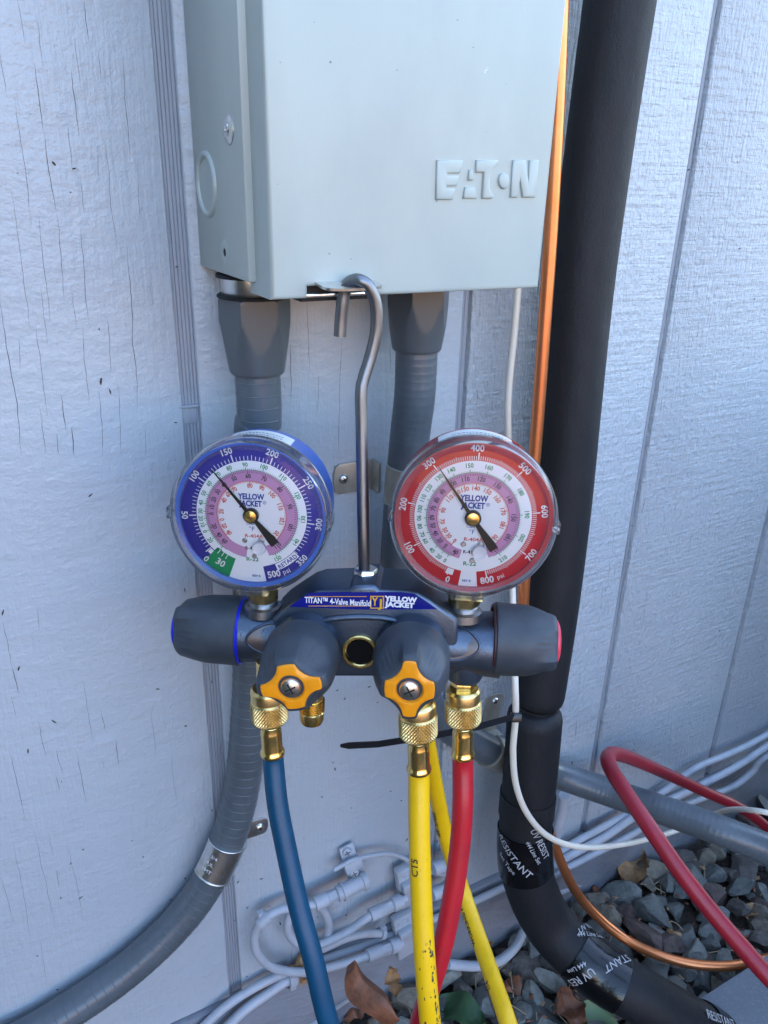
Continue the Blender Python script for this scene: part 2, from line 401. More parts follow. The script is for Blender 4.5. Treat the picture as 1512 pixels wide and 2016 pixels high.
B = [(15,60,60,280,1.4),(60,280,92,408,3),(180,0,192,100,1.6),(57,420,78,530,.8),(400,340,452,650,1.2),(490,490,515,600,1.6),(565,625,587,755,2.4),(185,540,220,720,1.4),(275,680,302,795,1.4),(277,810,292,880,2),(377,700,422,940,2),(45,680,122,1030,1.6),(730,500,762,700,.9),(835,690,862,960,.9),(165,1070,270,1535,1.1),(235,1090,260,1200,1),(330,1150,408,1520,1),(60,1130,165,1600,1),(0,1300,65,1520,1.1),(200,1600,235,1830,.8),(275,1265,290,1350,1.6),(495,735,500,770,.8),(930,1900,938,1990,2)]
cr += [(a/2.47, 1200 + b/2.47, c/2.47, 1200 + d/2.47, w) for a, b, c, d, w in B]
cr += [(603,590,609,735,1.6),(570,670,572,790,2.6),(672,665,668,905,1.6),(628,730,627,815,1),(768,675,768,740,1.6),(697,1690,699,1740,1),(668,1790,668,1860,1.3),(683,1800,684,1880,1.4),(706,1790,708,1870,1.2),(742,1760,744,1800,1.4),(751,1735,752,1775,1),(648,1850,650,1890,1)]
Cc = [(378,860,360,980,1.3),(383,1050,370,1120,1.6),(760,870,735,1010,1.4),(700,900,685,960,1),(320,1140,300,1330,1),(540,1140,505,1400,1),(190,1800,180,1900,2.6),(530,700,510,790,4),(490,950,480,985,3),(350,1230,345,1290,1),(205,1560,195,1700,1),(640,940,630,1000,.8),(130,1650,120,1760,1),(395,1470,392,1500,2)]
cr += [(1060 + a/2.52, 700 + b/2.52, 1060 + c/2.52, 700 + d/2.52, w) for a, b, c, d, w in Cc]
cr += [(1202, 612, 1193, 650, 2.2), (1345, 500, 1335, 540, .8), (1400, 430, 1390, 480, .8), (1443, 560, 1438, 600, .7)]
rng = random.Random(3)
for i in range(46):                      # short splits low down where the boards weathered most
    x = rng.uniform(560, 1080); y = rng.uniform(1690, 1880) - (x - 560) * .16; cr.append((x, y, x + rng.uniform(-2, 2), y + rng.uniform(12, 55), rng.uniform(.6, 1.6)))
for i in range(22):
    x = rng.uniform(1095, 1500); y = rng.uniform(700, 1560); cr.append((x, y, x - rng.uniform(2, 9), y + rng.uniform(15, 60), rng.uniform(.3, .8)))
mb = MB()
for x0, y0, x1, y1, w in cr:
    a = at(x0, y0); b = at(x1, y1)
    if min(a.z, b.z) < BOT + .002: continue
    n = max(4, int((a - b).length / .004)); xs = 0; L, Rr = [], []
    for i in range(n + 1):
        t = i / n; p = a.lerp(b, t); xs += rng.uniform(-1, 1) * .00045; xs *= .96
        k = round((p.x + xs - .1228) / .2095); gx = .1228 + .2095 * k
        ww = w * .000062 * min(1, 4 * t, 4 * (1 - t)) * rng.uniform(.7, 1.25) + .00002
        X = p.x + xs
        if abs(X - gx) < .0065: X = gx + math.copysign(.0068, X - gx)
        L.append((X - ww, -.00012, p.z)); Rr.append((X + ww, -.00012, p.z))
    mb.add(L + Rr, [(i, i+1, n+1+i+1, n+1+i) for i in range(n)], 0, False)
o = mb.build('paint_crack', M_crack, wall); tag(o, kind='stuff')
mb = MB()
for i in range(150):
    x = rng.uniform(0, 1500); y = rng.uniform(300, 1960) if i % 3 else rng.uniform(1300, 1960)
    if i > 110: x = rng.uniform(440, 960); y = rng.uniform(1350, 1850)
    p = at(x, y)
    if p.z < BOT + .003: continue
    r = rng.uniform(.0003, .0009) * (1.6 if rng.random() < .12 else 1); n = 7; an = rng.uniform(0, pi); el = rng.uniform(1, 3.2)
    vs = []
    for k in range(n):
        t = 2*pi*k/n; u, v = cos(t) * r * el * rng.uniform(.7, 1.2), sin(t) * r * .7 * rng.uniform(.6, 1.2)
        vs.append((p.x + u*cos(an) - v*sin(an), -.0004, p.z + u*sin(an) + v*cos(an)))
    vs.append((p.x, -.0011, p.z)); mb.add(vs, [(k, (k+1) % n, n) for k in range(n)], 0, False)
o = mb.build('dirt_speck', M_speck, wall); tag(o, kind='stuff')

# ================================================================== DISCONNECT BOX
BD = .11                                    # depth of the cover front from the wall
bx0, bx1 = .1345, .3015; cx0, cx1 = .1385, .3062
bz0 = H - .0475; cz0 = H - .0535; bz1 = H + .22
box = thing('disconnect_box', (.22, 0, H - .05), 'pale grey green metal electrical disconnect box with embossed cover mounted on the wall', 'electrical box')
mb = MB(); mb.rbox((bx0, -.088, bz0), (bx1, -.0005, bz1), .0016); mb.build('body', M_box, box)
# cover: front sheet with flanges all round, a notch at the bottom edge
nx0 = at(607, 572, BD).x; nx1 = at(729, 560, BD).x; nz = at(640, 563, BD).z
mb = MB(); t = .0016
mb.prism([(cx0, cz0), (nx0, cz0), (nx0, nz), (nx1, nz), (nx1, cz0), (cx1, cz0), (cx1, bz1 + .004), (cx0, bz1 + .004)], 0, .0030, b=.0022, fr=lambda v: Vector((v[0], -BD + .0030 - v[2], v[1])), seg=4)
mb.box((cx0 + .0001, -BD + .0029, cz0), (cx0 + t, -.079, bz1 + .004)); mb.box((cx1 - t, -BD + .0029, cz0), (cx1 - .0001, -.079, bz1 + .004))
for a, b in ((cx0 + t, nx0), (nx1, cx1 - t)): mb.box((a, -BD + .0029, cz0 + .0001), (b, -.079, cz0 + t))
mb.box((cx0 + t, -BD + .0029, bz1 + .002), (cx1 - t, -.079, bz1 + .0039))
mb.build('cover', M_box, box, ang=50)
mb = MB(); mb.box((nx0 - .002, -BD + .0046, nz - .008), (nx1 + .002, -.0885, nz + .006)); mb.build('slot_back', M_dark, box)
mb = MB(); mb.rbox((nx0 - .001, -BD + .0006, cz0 + .0002), (nx1 + .001, -.0875, cz0 + .0022), .0006); mb.build('bottom_lip', M_zinc, box)
# knockout, screw grommet and dimple on the left side
sf = lambda px, py: (lambda v: CAM + v * ((bx0 - 0) / v.x))(ray(px, py))
kp = sf(408, 364); mb = MB()
fr = frame(Vector((bx0, kp.y, kp.z)), (-1, 0, 0))
rr = .0155
def torus(mb, fr, R, r, n=48, m=10, sx=1, flat=1, mi=0):
    vs = []; fs = []
    for i in range(n):
        a = 2*pi*i/n
        for j in range(m):
            b = 2*pi*j/m; q = R + r*cos(b); vs.append(fr(Vector((q*cos(a)*sx, q*sin(a), r*sin(b)*flat))))
    for i in range(n):
        for j in range(m): fs.append((i*m+j, ((i+1) % n)*m+j, ((i+1) % n)*m+(j+1) % m, i*m+(j+1) % m))
    mb.add(vs, fs, mi, True)
torus(mb, fr, rr, .0018, flat=1.0); mb.lathe([(rr - .0012, -.0005), (rr - .0012, .0003), (rr - .004, .0003)], fr, 40); mb.build('knockout_ring', M_box, box)
gp = sf(452, 255); fr = frame(Vector((bx0, gp.y, gp.z)), (-1, 0, 0)); mb = MB()
mb.lathe([(.0068, 0), (.0068, .0006), (.0058, .0013), (.0040, .0016), (.0030, .0014), (.0026, .0020), (.0018, .0020), (.0016, .0006)], fr, 32, cap1=False, mis=[0]*7)
mb.lathe([(.0017, .0005), (.0016, .0007)], fr, 16, mi=1); mb.build('grommet', [M_zinc, M_dark], box)
dp = sf(443, 497); fr = frame(Vector((bx0, dp.y, dp.z)), (-1, 0, 0)); mb = MB()
mb.lathe([(.0068, 0), (.0050, .0003), (.0036, .0005), (.0026, .0002), (.0022, .0002)], fr, 28, cap1=False); mb.lathe([(.0022, .00005), (.0021, .00022)], fr, 16, mi=1)
mb.build('screw_dimple', [M_box, M_dark], box)
# embossed brand lettering: shapes in px (x from 840, y from 290, 6.3x)
LT = [[(118,158),(440,158),(405,320),(245,320),(245,345),(390,345),(362,480),(240,480),(235,505),(345,505),(310,650),(102,650)],
      [(520,275),(555,275),(572,408),(502,412)], [(468,492),(585,492),(612,636),(440,636)],
      [(605,158),(880,158),(868,200),(810,270),(782,340),(768,440),(775,520),(822,605),(800,636),(672,636),(695,312),(598,312)],
      [(880+68*(1+cos(a)), 415+102*sin(a)) for a in [2*pi*k/20 for k in range(20)]],
      [(1060,158),(1220,158),(1250,415),(1268,158),(1378,158),(1335,622),(1175,622),(1148,400),(1118,622),(1025,622)]]
emb_o = at(960, 350, BD)
for sh in LT:
    pts = []
    for x, y in sh: p = at(840 + x/6.3, 290 + y/6.3, BD); pts.append((p.x, p.z))
    mb = MB(); mb.prism(pts, -.0004, .0014, b=.0009, fr=lambda v: Vector((v[0], -BD - v[2], v[1])), seg=3)
    mb.build('embossed_letter', M_box, box, ang=70)
# small scuffs and a paint chip on the cover front
mb = MB()
for x, y, a, b in ((957, 138, .0009, .0003), (955, 142, .0004, .0006), (960, 134, .0005, .0002)):
    p = at(x, y, BD + .00015); mb.add([p + Vector((a*cos(2*pi*k/7), 0, b*sin(2*pi*k/7))) for k in range(7)], [tuple(range(7))], 0, False)
mb.build('paint_chip', M_white, box)['kind'] = 'stuff'
mb = MB(); rs = random.Random(5)
for i in range(16):
    x, y = rs.uniform(545, 1050), rs.uniform(10, 530); p = at(x, y, BD + .00015); a = rs.uniform(.0002, .0006); b = a * rs.uniform(.4, 1); mb.add([p + Vector((a*cos(2*pi*k/7), 0, b*sin(2*pi*k/7))) for k in range(7)], [tuple(range(7))], 0, False)
o = mb.build('dirt_speck', mat('box_dirt', lin(128, 134, 130), .8), box); tag(o, kind='stuff')
# hasp tab sticking forward out of the slot, with its hole
tb0 = at(692, 566, BD + .008)
mb = MB(); fr = fxyz(tb0, Vector((1, 0, 0)), Vector((0, -1, -.12)).normalized(), Vector((0, -.12, 1)).normalized())
O = []; I = []
n = 32
for k in range(n):
    a = 2*pi*k/n; x = cos(a); y = sin(a)
    X = .0165 * math.copysign(abs(x) ** .8, x); Y = .0072 * math.copysign(abs(y) ** .75, y) if y > 0 else .022 * y * (1 if abs(x) < .2 else 1)
    if y < 0: X = .0165 if x > 0 else -.0165; Y = max(-.022, .028 * y); X *= 1 if abs(x) > .25 else abs(x) / .25
    O.append((X, Y)); I.append((-.0022 + .0040 * x, .0008 + .0034 * y))
vs = [fr(Vector((x, y, z))) for z in (0, .0013) for (x, y) in O + I]; fs = []
for k in range(n):
    j = (k+1) % n
    fs += [(k, j, n+j, n+k), (2*n+k, 3*n+k, 3*n+j, 2*n+j), (k, 2*n+k, 2*n+j, j), (n+k, n+j, 3*n+j, 3*n+k)]
mb.add(vs, fs, 0, False); mb.build('hasp_tab', M_zinc, box)

# ================================================================== CONDUITS AND FITTINGS
def ribbed(tb, pitch, dr, w=.0005, step=.004):
    ls = []; l = 0
    marks = []
    while l < tb.len: marks.append(l); l += pitch
    for a in marks: ls += [(a, 0), (a + w, dr), (a + 1.6*w, dr), (a + 2.6*w, 0)]
    k = 0.0
    while k < tb.len: ls.append((k, 0)); k += step
    ls.append((tb.len, 0)); ls.sort(); out = [ls[0]]
    for q in ls[1:]:
        if q[0] - out[-1][0] > 1e-4: out.append(q)
    return [q for i, q in enumerate(out) if not (q[1] == 0 and any(0 < q[0] - a < 2.6*w - 1e-6 for a in marks))]
def fitting(parent_label, o, top, cxy, group):
    """liquid-tight connector: o at bottom centre, grows up to `top`"""
    t = thing('conduit_connector', o, parent_label, 'conduit fitting', group)
    h = top - o.z; fr = frame(o, (0, 0, 1), up=Vector((0, -1, 0)))
    hexr = .0203
    def rad(th, i, r, z):
        a = ((th - .84) % (pi/3)) - pi/6
        return min(r, .0186 / cos(a)) if z > .010 else r
    prof = [(.0146, 0), (.0160, .0005), (.0168, .002), (.0180, .010), (.0192, .018), (.0203, .026), (.0212, .031), (.0214, h*.62), (.0214, h*.74), (.0206, h*.76)]
    p2 = []
    for (r0, z0), (r1, z1) in zip(prof, prof[1:]):
        for q in range(4): p2.append((r0 + (r1-r0)*q/4, z0 + (z1-z0)*q/4))
    p2.append(prof[-1])
    mb = MB(); mb.lathe(p2, fr, 96, rad=rad); mb.build('gland_nut', M_fitting, t, ang=18)
    mb = MB(); mb.lathe([(.0200, h*.76), (.0216, h*.765), (.0218, h*.785), (.0205, h*.80), (.0200, h*.80)], fr, 48); mb.build('sealing_ring', M_dark, t)
    mb = MB(); mb.lathe([(.0186, h*.79), (.0190, h*.80), (.0190, h*.95), (.0180, h*.96)], fr, 48); mb.build('hub_collar', M_zinc, t)
    mb = MB(); mb.lathe([(.0200, h*.95), (.0218, h*.955), (.0218, h*.985), (.0195, h)], fr, 48); mb.build('lock_ring', M_dark, t)
    return t
lf = at(507, 735, .034); lf = Vector((lf.x, lf.y, lf.z))
fitting('left grey conduit connector under the box, above the blue gauge', lf, bz0 - .0005, None, 'conduit connectors under the box')
rf = at(820, 690, .034)
fitting('right grey conduit connector under the box, above the red gauge', rf, bz0 - .0005, None, 'conduit connectors under the box')

def conduit(name, label, pts, r, pitch, dr):
    tb = Tube(pts, r); mb = MB(); tb.mesh(mb, 40, ribbed(tb, pitch, dr, .00035))
    t = thing(name, pts[-1], label, 'conduit'); mb.build('jacket', M_conduit, t, ang=22); return tb, t
lc, lct = conduit('flexible_conduit', 'grey flexible conduit behind the blue gauge, curving down to the lower left',
    [lf + Vector((0, 0, .012)), lf - Vector((0, 0, .03)), at(504, 850, .032), at(500, 1050, .024), at(497, 1250, .020), at(492, 1400, .018), at(474, 1560, .018), at(437, 1680, .018), at(372, 1790, .018), at(262, 1900, .018), at(120, 2000, .018), at(0, 2066, .018), at(-200, 2140, .018)], .0140, .0078, .00022)
rc, rct = conduit('flexible_conduit', 'grey flexible conduit running down behind the red gauge, then out right over the gravel',
    [rf + Vector((0, 0, .012)), rf - Vector((0, 0, .03)), at(808, 850, .030), at(792, 1010, .024), at(785, 1150, .022), at(800, 1290, .020), at(862, 1412, .018), at(970, 1480, .018), at(1040, 1506, .018), at(1100, 1526, .020), at(1200, 1560, .055), at(1320, 1600, .108), at(1440, 1643, .155), at(1560, 1692, .19), at(1700, 1760, .22)], .0143, .0050, .00005)

def strap(label, tube, l0, l1, tabdir, tabl, mats=M_zinc, tabw=.017, group='conduit straps on the wall', lip=None):
    """one-hole strap: half band over the tube and a tab flat on the wall"""
    p, T, U, V = tube.at((l0 + l1) / 2); t = thing('conduit_strap', (p.x, 0, p.z), label, 'conduit strap', group)
    outd = Vector((0, -1, 0)); outd = (outd - T * outd.dot(T)).normalized(); th = atan2(outd.dot(V), outd.dot(U))
    mb = MB(); r = .0011
    tube.sleeve(mb, l0, l1, .0016, n=36, th0=th - 1.75, th1=th + 1.75, step=.003, thick=.0016)
    for e, s_ in ((l0, .0005), (l1, -.0005)):      # rolled rims
        pts = [tube.surf(e + s_, th - 1.7 + 3.4 * q / 20, .0017) for q in range(21)]; Tube(pts, .0007, 2).mesh(mb, 8)
    mb.build('band', mats, t, ang=60)
    # tab
    td = Vector(tabdir).normalized(); side = td.cross(Vector((0, -1, 0))).normalized()
    fr = fxyz(Vector((p.x, -.0008, p.z)), td, side, td.cross(side))
    fr = fxyz(Vector((p.x, 0, p.z)), td, side, Vector((0, -1, 0)))
    w = tabw / 2; pts = [(.0125, -w*.8), (.0125, w*.8)]
    pts = [(.012, -w), (tabl - .004, -w), (tabl - .001, -w*.75), (tabl, -w*.3), (tabl, w*.3), (tabl - .001, w*.75), (tabl - .004, w), (.012, w)]
    mb = MB(); mb.prism(pts, .0004, .0018, b=.0004, fr=fr); mb.build('tab', mats, t)
    mb = MB(); hx = tabl - .0075
    # riser between tab and band
    mb.rbox((.0125, -w, .0004), (.0150, w, .012), .0006, fr=fr)
    mb.build('riser', mats, t)
    fs2 = frame(fr(Vector((hx, 0, .0018))), (0, -1, 0)); mb = MB()
    mb.lathe([(.0036, 0), (.0038, .0006), (.0032, .0016), (.0020, .0022), (.0006, .0024)], fs2, 20)
    for a in (.3, .3 + pi/2): mb.box((-.002, -.0003, .0020), (.002, .0003, .0026), 1, fr=lambda v, a=a: fs2(Vector((v[0]*cos(a) - v[1]*sin(a), v[0]*sin(a) + v[1]*cos(a), v[2]))))
    mb.build('screw', [M_zinc, M_dark], t)
    return t, th
la, lb = lc.near(462, 1655), lc.near(418, 1712)
st1, th1 = strap('shiny zinc strap with stamped letters holding the left conduit', lc, min(la, lb), max(la, lb), (1, 0, -.06), .046, mats=M_zinc)
mb = MB()
lm = (la + lb) / 2
tt = lc.face(lm)
for s_, l, dth, rot in (('3/4', lm - .0065, .25, pi/2), ('EMT', lm + .0068, .35, pi/2), ('UL', lm + .0002, .3, pi/2)): tube_text(mb, lc, s_, l, tt + dth, .0030, rot, dr=.0018)
mb.build('stamped_letters', M_white, st1)
ra, rb = rc.near(790, 918), rc.near(786, 984)
strap('brassy zinc strap between the two gauges, its tab left of the middle conduit', rc, min(ra, rb), max(ra, rb), (-1, 0, 0), .046, mats=M_strap, tabw=.0235)
ra, rb = rc.near(958, 1475), rc.near(992, 1490)
strap('zinc strap beside the black pipe insulation with its tab pointing up', rc, min(ra, rb), max(ra, rb), (.12, 0, 1), .056, mats=M_strap, tabw=.020)

# ================================================================== LINE SET
bp = Tube([at(1252, -220, .036), at(1220, 0, .036), at(1178, 300, .036), at(1146, 560, .036), at(1124, 800, .038), at(1107, 1000, .042), at(1084, 1200, .048), at(1057, 1385, .054)], .0232)
bpt = thing('insulated_pipe', atg(1700, 2100, .03), 'thick black foam insulated refrigerant pipe right of the box, bending out over the gravel', 'insulated pipe')
mb = MB()
ls = [(bp.len * i / 60, 0) for i in range(59)] + [(bp.len - .010, 0), (bp.len - .005, -.001), (bp.len - .002, -.003), (bp.len, -.007)]
bp.mesh(mb, 40, ls); mb.build('upper_sleeve', M_foam, bpt)
lowp = [at(1054, 1392, .056), at(1046, 1500, .060), at(1035, 1620, .066), at(1038, 1720, .078), at(1082, 1820, .095), at(1165, 1900, .135), at(1270, 1966, .175), at(1400, 2040, .205), at(1560, 2130, .24), at(1800, 2250, .28)]
bl = Tube(lowp, lambda t: .0246 + .0016 * min(1, max(0, t * 2.2 - .3)))
mb = MB(); ls = [(0, -.008), (.002, -.004), (.006, -.001), (.011, 0)] + [(.014 + (bl.len - .014) * i / 70, 0) for i in range(71)]
bl.mesh(mb, 40, ls); mb.build('lower_sleeve', M_foam, bpt)
tp = []
for a, b, dr, wob in (((1034, 1555), (1034, 1600), .0012, 0), ((1036, 1632), (1040, 1712), .0016, .0002), ((1140, 1868), (1232, 1930), .0016, .0003), ((1390, 2010), (1500, 2080), .0016, .0003)):
    l0, l1 = bl.near(*a), bl.near(*b); mb = MB(); bl.sleeve(mb, l0, l1, dr, 40, wob=wob)
    tp.append((mb.build('tape_wrap', M_tape if dr > .0013 else M_foam, bpt, ang=60), l0, l1))
def ttext(px, py, st, size, rot, off, i):
    l = bl.near(px, py); mb = MB(); tube_text(mb, bl, st, l, bl.face(l) + off, size, rot, dr=.0022, bold=.01); mb.build('lettering', M_white, tp[i][0])
# surface coordinates: rot 0 runs along the pipe (downwards)
def gen_text(px, py, st, size, ang, i, bold=.012):
    """lettering on the pipe whose centre projects to the pixel and that runs at image angle ang (degrees, clockwise from right)"""
    l = bl.near(px, py); best = None; th0 = bl.face(l)
    for k in range(-40, 41):
        for dl in range(-12, 13):
            th = th0 + k * .04; L = l + dl * .002; q = bl.surf(L, th, .0022); v = q - CAM; z = v.dot(RF)
            e = (v.dot(RX)/z*F + CXP - px) ** 2 + (v.dot(RD)/z*F + CYP - py) ** 2
            if best is None or e < best[0]: best = (e, L, th)
    _, L, th = best
    pr = lambda q: ((q - CAM).dot(RX) / (q - CAM).dot(RF) * F, (q - CAM).dot(RD) / (q - CAM).dot(RF) * F)
    a0 = pr(bl.surf(L, th)); a1 = pr(bl.surf(L + .002, th)); a2 = pr(bl.surf(L, th + .05))
    e1 = ((a1[0]-a0[0])/.002, (a1[1]-a0[1])/.002); k2 = .05 * bl.rad(L); e2 = ((a2[0]-a0[0])/k2, (a2[1]-a0[1])/k2)
    d = (cos(radians(ang)), sin(radians(ang))); det = e1[0]*e2[1] - e1[1]*e2[0]
    u = (d[0]*e2[1] - d[1]*e2[0]) / det; v = (e1[0]*d[1] - e1[1]*d[0]) / det
    vs, fs, w = textmesh(st, bold=bold); rot = atan2(v, u); c, s_ = cos(rot), sin(rot); flip = 1 if det < 0 else -1
    out = []
    for q in vs:
        a, b = q.x * size, q.y * size * flip; x, y = a*c - b*s_, a*s_ + b*c
        out.append(bl.surf(L + x, th + y / bl.rad(L), .0023))
    mb = MB(); mb.add(out, fs, 0, False); mb.build('lettering', M_worn, tp[i][0])
gen_text(1066, 1662, 'UV RESIST', .0064, 66, 1)
gen_text(1052, 1680, '444 Line Set', .0040, 62, 1)
gen_text(1009, 1688, 'RESISTANT', .0064, 56, 1)
gen_text(996, 1702, 'Set Tape', .0040, 58, 1)
gen_text(1160, 1822, 'UV RESIST', .0066, 8, 2)
gen_text(1163, 1838, '444 Line Set', .0046, 8, 2)
gen_text(1214, 1893, 'STANT', .0070, 157, 2)
gen_text(1146, 1930, 'UV RES', .0064, 155, 2)
gen_text(1136, 1907, '444 Line', .0038, 155, 2)
gen_text(1420, 2006, 'RESISTANT', .0074, 22, 3)

cp = Tube([at(1111, -200, .045), at(1105, 0, .045), at(1100, 150, .045), at(1093, 300, .045), at(1083, 480, .045), at(1071, 650, .046), at(1058, 830, .047), at(1044, 1000, .048), at(1030, 1200, .050), at(1035, 1400, .035), at(1062, 1560, .035), at(1090, 1660, .045), atz(1137, 1760, .84), atg(1215, 1838, .045), atg(1310, 1885, .040), atg(1410, 1902, .038), atg(1500, 1890, .038), atg(1700, 1840, .04)], lambda t: .0052 if t > .62 else .0048)
mb = MB(); cp.mesh(mb, 24); tag(mb.build('copper_pipe', M_copper), 'bare orange copper pipe from behind the box, looping out beside the black pipe', 'copper pipe')

wc = Tube([at(1024, 480, .030), at(1020, 560, .03), at(1012, 660, .03), at(1002, 760, .03), at(1000, 840, .03), at(1006, 1000, .03), at(1010, 1200, .055), at(1014, 1340, .090), at(1015, 1410, .094), at(1010, 1480, .096), at(1017, 1550, .098), at(1042, 1608, .100), at(1085, 1650, .102), at(1150, 1668, .105), at(1240, 1660, .095), at(1330, 1636, .070), at(1390, 1610, .085), at(1440, 1594, .125), at(1520, 1602, .165), at(1640, 1640, .18)], .0027)
mb = MB(); wc.mesh(mb, 14); tag(mb.build('control_cable', M_cream), 'thin cream white control cable tied to the black pipe', 'cable')
# cable tie
t = thing('cable_tie', at(1010, 1410, .09), 'black cable tie round the insulated pipe with its long tail pointing left', 'cable tie')
ptie, T, U, V = bp.at(bp.len - .0005)
mb = MB(); n = 40; vs = []; fs = []
e = ptie; ax = (T + Vector((0, 0, 0))).normalized(); u = RX - ax * RX.dot(ax); u.normalize(); v = ax.cross(u)
prof = [(-.0022, .0178), (-.0022, .0192), (.0022, .0192), (.0022, .0178)]
for k in range(n):
    a = 2*pi*k/n
    for (h_, r_) in prof: vs.append(e + ax * (h_ + .0022) + (u*cos(a) + v*sin(a)) * r_)
for k in range(n):
    for j in range(4): fs.append((k*4+j, ((k+1) % n)*4+j, ((k+1) % n)*4+(j+1) % 4, k*4+(j+1) % 4))
mb.add(vs, fs, 0, True); mb.build('loop', M_tie, t)
hp = at(1016, 1412, .097); mb = MB(); fr = fxyz(hp, RX, -RD, -RF); mb.rbox((-.0042, -.0036, -.003), (.0042, .0036, .003), .0008, fr=fr); mb.build('head', M_tie, t)
tl = [at(1012, 1412, .098), at(940, 1432, .097), at(860, 1448, .094), at(745, 1466, .088), at(686, 1469, .086), at(670, 1469, .085)]
mb = MB(); vs = []; n = len(tl)
for i, p in enumerate(tl):
    w = (.0028, .0028, .0028, .0026, .0026, .0010)[i]; dz = Vector((0, 0, 1))
    for s_, o_ in ((1, 0), (-1, 0), (-1, 1), (1, 1)): vs.append(p + dz * s_ * w + Vector((.3, .9, 0)) * .0011 * o_)
fs = [(i*4+j, i*4+(j+1) % 4, i*4+4+(j+1) % 4, i*4+4+j) for i in range(n-1) for j in range(4)] + [(0, 1, 2, 3), (4*n-4, 4*n-3, 4*n-2, 4*n-1)]
mb.add(vs, fs, 0, False); mb.build('tail', M_tie, t)

# ================================================================== MANIFOLD GAUGE SET
hx = Vector((RX.x, RX.y, 0)).normalized(); hn = Vector((hx.y, -hx.x, 0))
if hn.dot(-RF) < 0: hn = -hn
yaw = radians(4); n0 = (hn * cos(yaw) - hx * sin(yaw)).normalized(); ux = (hx * cos(yaw) + hn * sin(yaw)).normalized()
tilt = radians(5); Zu = Vector((0, 0, 1)); nn = (n0 * cos(tilt) + Zu * sin(tilt)).normalized(); uz = (Zu * cos(tilt) - n0 * sin(tilt)).normalized()
MO = at(712, 1256, .140)
def mp(px, py, t=0.0): return atp(px, py, MO + nn * t, nn)
MF = fxyz(MO, ux, uz, nn)
def mloc(px, py, t=0.0):
    q = mp(px, py, t) - MO; return (q.dot(ux), q.dot(uz))
MS = 'manifold'
man = thing('manifold_gauge_set', MO - Zu * .03, 'four valve manifold with blue and red gauges hanging by a steel hook from the box', 'gauge manifold')
# body: horizontal barrel plus cast middle block
mb = MB()
xl, xr = mloc(458, 1252)[0], mloc(985, 1252)[0]
zc = mloc(712, 1253)[1]
fb = fxyz(MF(Vector((xl, zc, 0))), uz, nn, ux)
Lb = xr - xl
prof = []
for i in range(41):
    s_ = i / 40; z = s_ * Lb; w = abs(s_ - .5) * 2
    r = .0158 + .0022 * min(1, max(0, (w - .42) / .12)) + .0012 * max(0, 1 - (1 - w) / .30) ** 1.5
    prof.append((r, z))
mb.lathe(prof, fb, 48); 
out = [(540,1212),(556,1196),(585,1176),(610,1160),(632,1153),(690,1151),(697,1143),(742,1143),(750,1152),(800,1154),(826,1158),(850,1172),(880,1194),(900,1210),(902,1268),(870,1300),(842,1322),(650,1322),(600,1306),(560,1268)]
pts = [mloc(x, y, .010) for x, y in out]
mb.prism(pts[::-1], -.015, .0168, b=.0026, fr=MF, seg=3)
body = mb.build('valve_body', M_manif, man, ang=40)
# raised ridge above the sight glass
mb = MB(); pts = [MF(Vector((*mloc(x, y, .0175), .0172))) for x, y in ((628,1226),(660,1218),(710,1215),(760,1218),(792,1228))]
Tube(pts, .0018).mesh(mb, 12); mb.build('ridge', M_manif, man)
# leaf-shaped recesses with raised rims on both sides
for sgn, ctr in ((-1, (528, 1262)), (1, (900, 1272))):
    cxl, czl = mloc(*ctr, .018); mb = MB(); P = []
    for k in range(41):
        a = 2*pi*k/40; x = cxl + .0125 * cos(a); z = czl + .0088 * sin(a) * (1 - .25 * sgn * cos(a))
        dz = z - zc; P.append(MF(Vector((x, z, sqrt(max(1e-6, .0178**2 - dz*dz)) + .0004))))
    Tube(P, .0009, 1).mesh(mb, 8, caps=False); mb.build('recess_rim', M_manif, man)
    mb = MB(); cc = sum(P[:-1], Vector()) / 40; cc = cc + nn * .0007
    ring2 = [cc.lerp(q, .55) + nn * .0004 for q in P[:-1]]
    vs = [q + nn * .00025 for q in P[:-1]] + ring2 + [cc]; fs = [(k, (k+1) % 40, 40 + (k+1) % 40, 40 + k) for k in range(40)] + [(40 + k, 40 + (k+1) % 40, 80) for k in range(40)]
    mb.add(vs, fs, 0, True); mb.build('recess_panel', mat('bronze_anodised', (.13, .11, .105), .35, .6), man)
# name plate
lp = [(570,1194),(606,1168),(640,1166),(790,1166),(815,1169),(836,1182),(860,1199),(715,1200)]
mb = MB(); tF = .0170
mb.prism([mloc(x, y, tF) for x, y in lp][::-1], .0167, .0173, b=0, fr=MF); plate = mb.build('name_plate', M_label, man)
mb = MB(); px2 = (MO - CAM).dot(RF) / F
def ptxt(s_, x, y, hpx, mi, **kw): a, b = mloc(x, y, .0174); w = kw.pop('w'); kw['cond'] = w * px2 / (hpx * px2 * textmesh(s_, bold=kw.get('bold', 0))[2]); put_text(mb, s_, hpx * px2 * 1.08, MF, a, b, 0, .01745, mi, **kw)
ptxt('TITAN™ 4-Valve Manifold', 664.5, 1184, 11, 0, w=114, bold=.03)
def pline(x0, x1, y, th=1.2):
    a = mloc(x0, y, .0174); b = mloc(x1, y, .0174); w = th * px2 / 2
    mb.add([MF(Vector((a[0], a[1]-w, .0174))), MF(Vector((b[0], b[1]-w, .0174))), MF(Vector((b[0], b[1]+w, .0174))), MF(Vector((a[0], a[1]+w, .0174)))], [(0,1,2,3)], 1, False)
pline(607, 722, 1174.5); pline(607, 722, 1193)
for (x0, x1, y0, y1) in ((729,756,1173.2,1175.2),(729,756,1196.2,1198.2)): pline(x0, x1, (y0+y1)/2, 2)
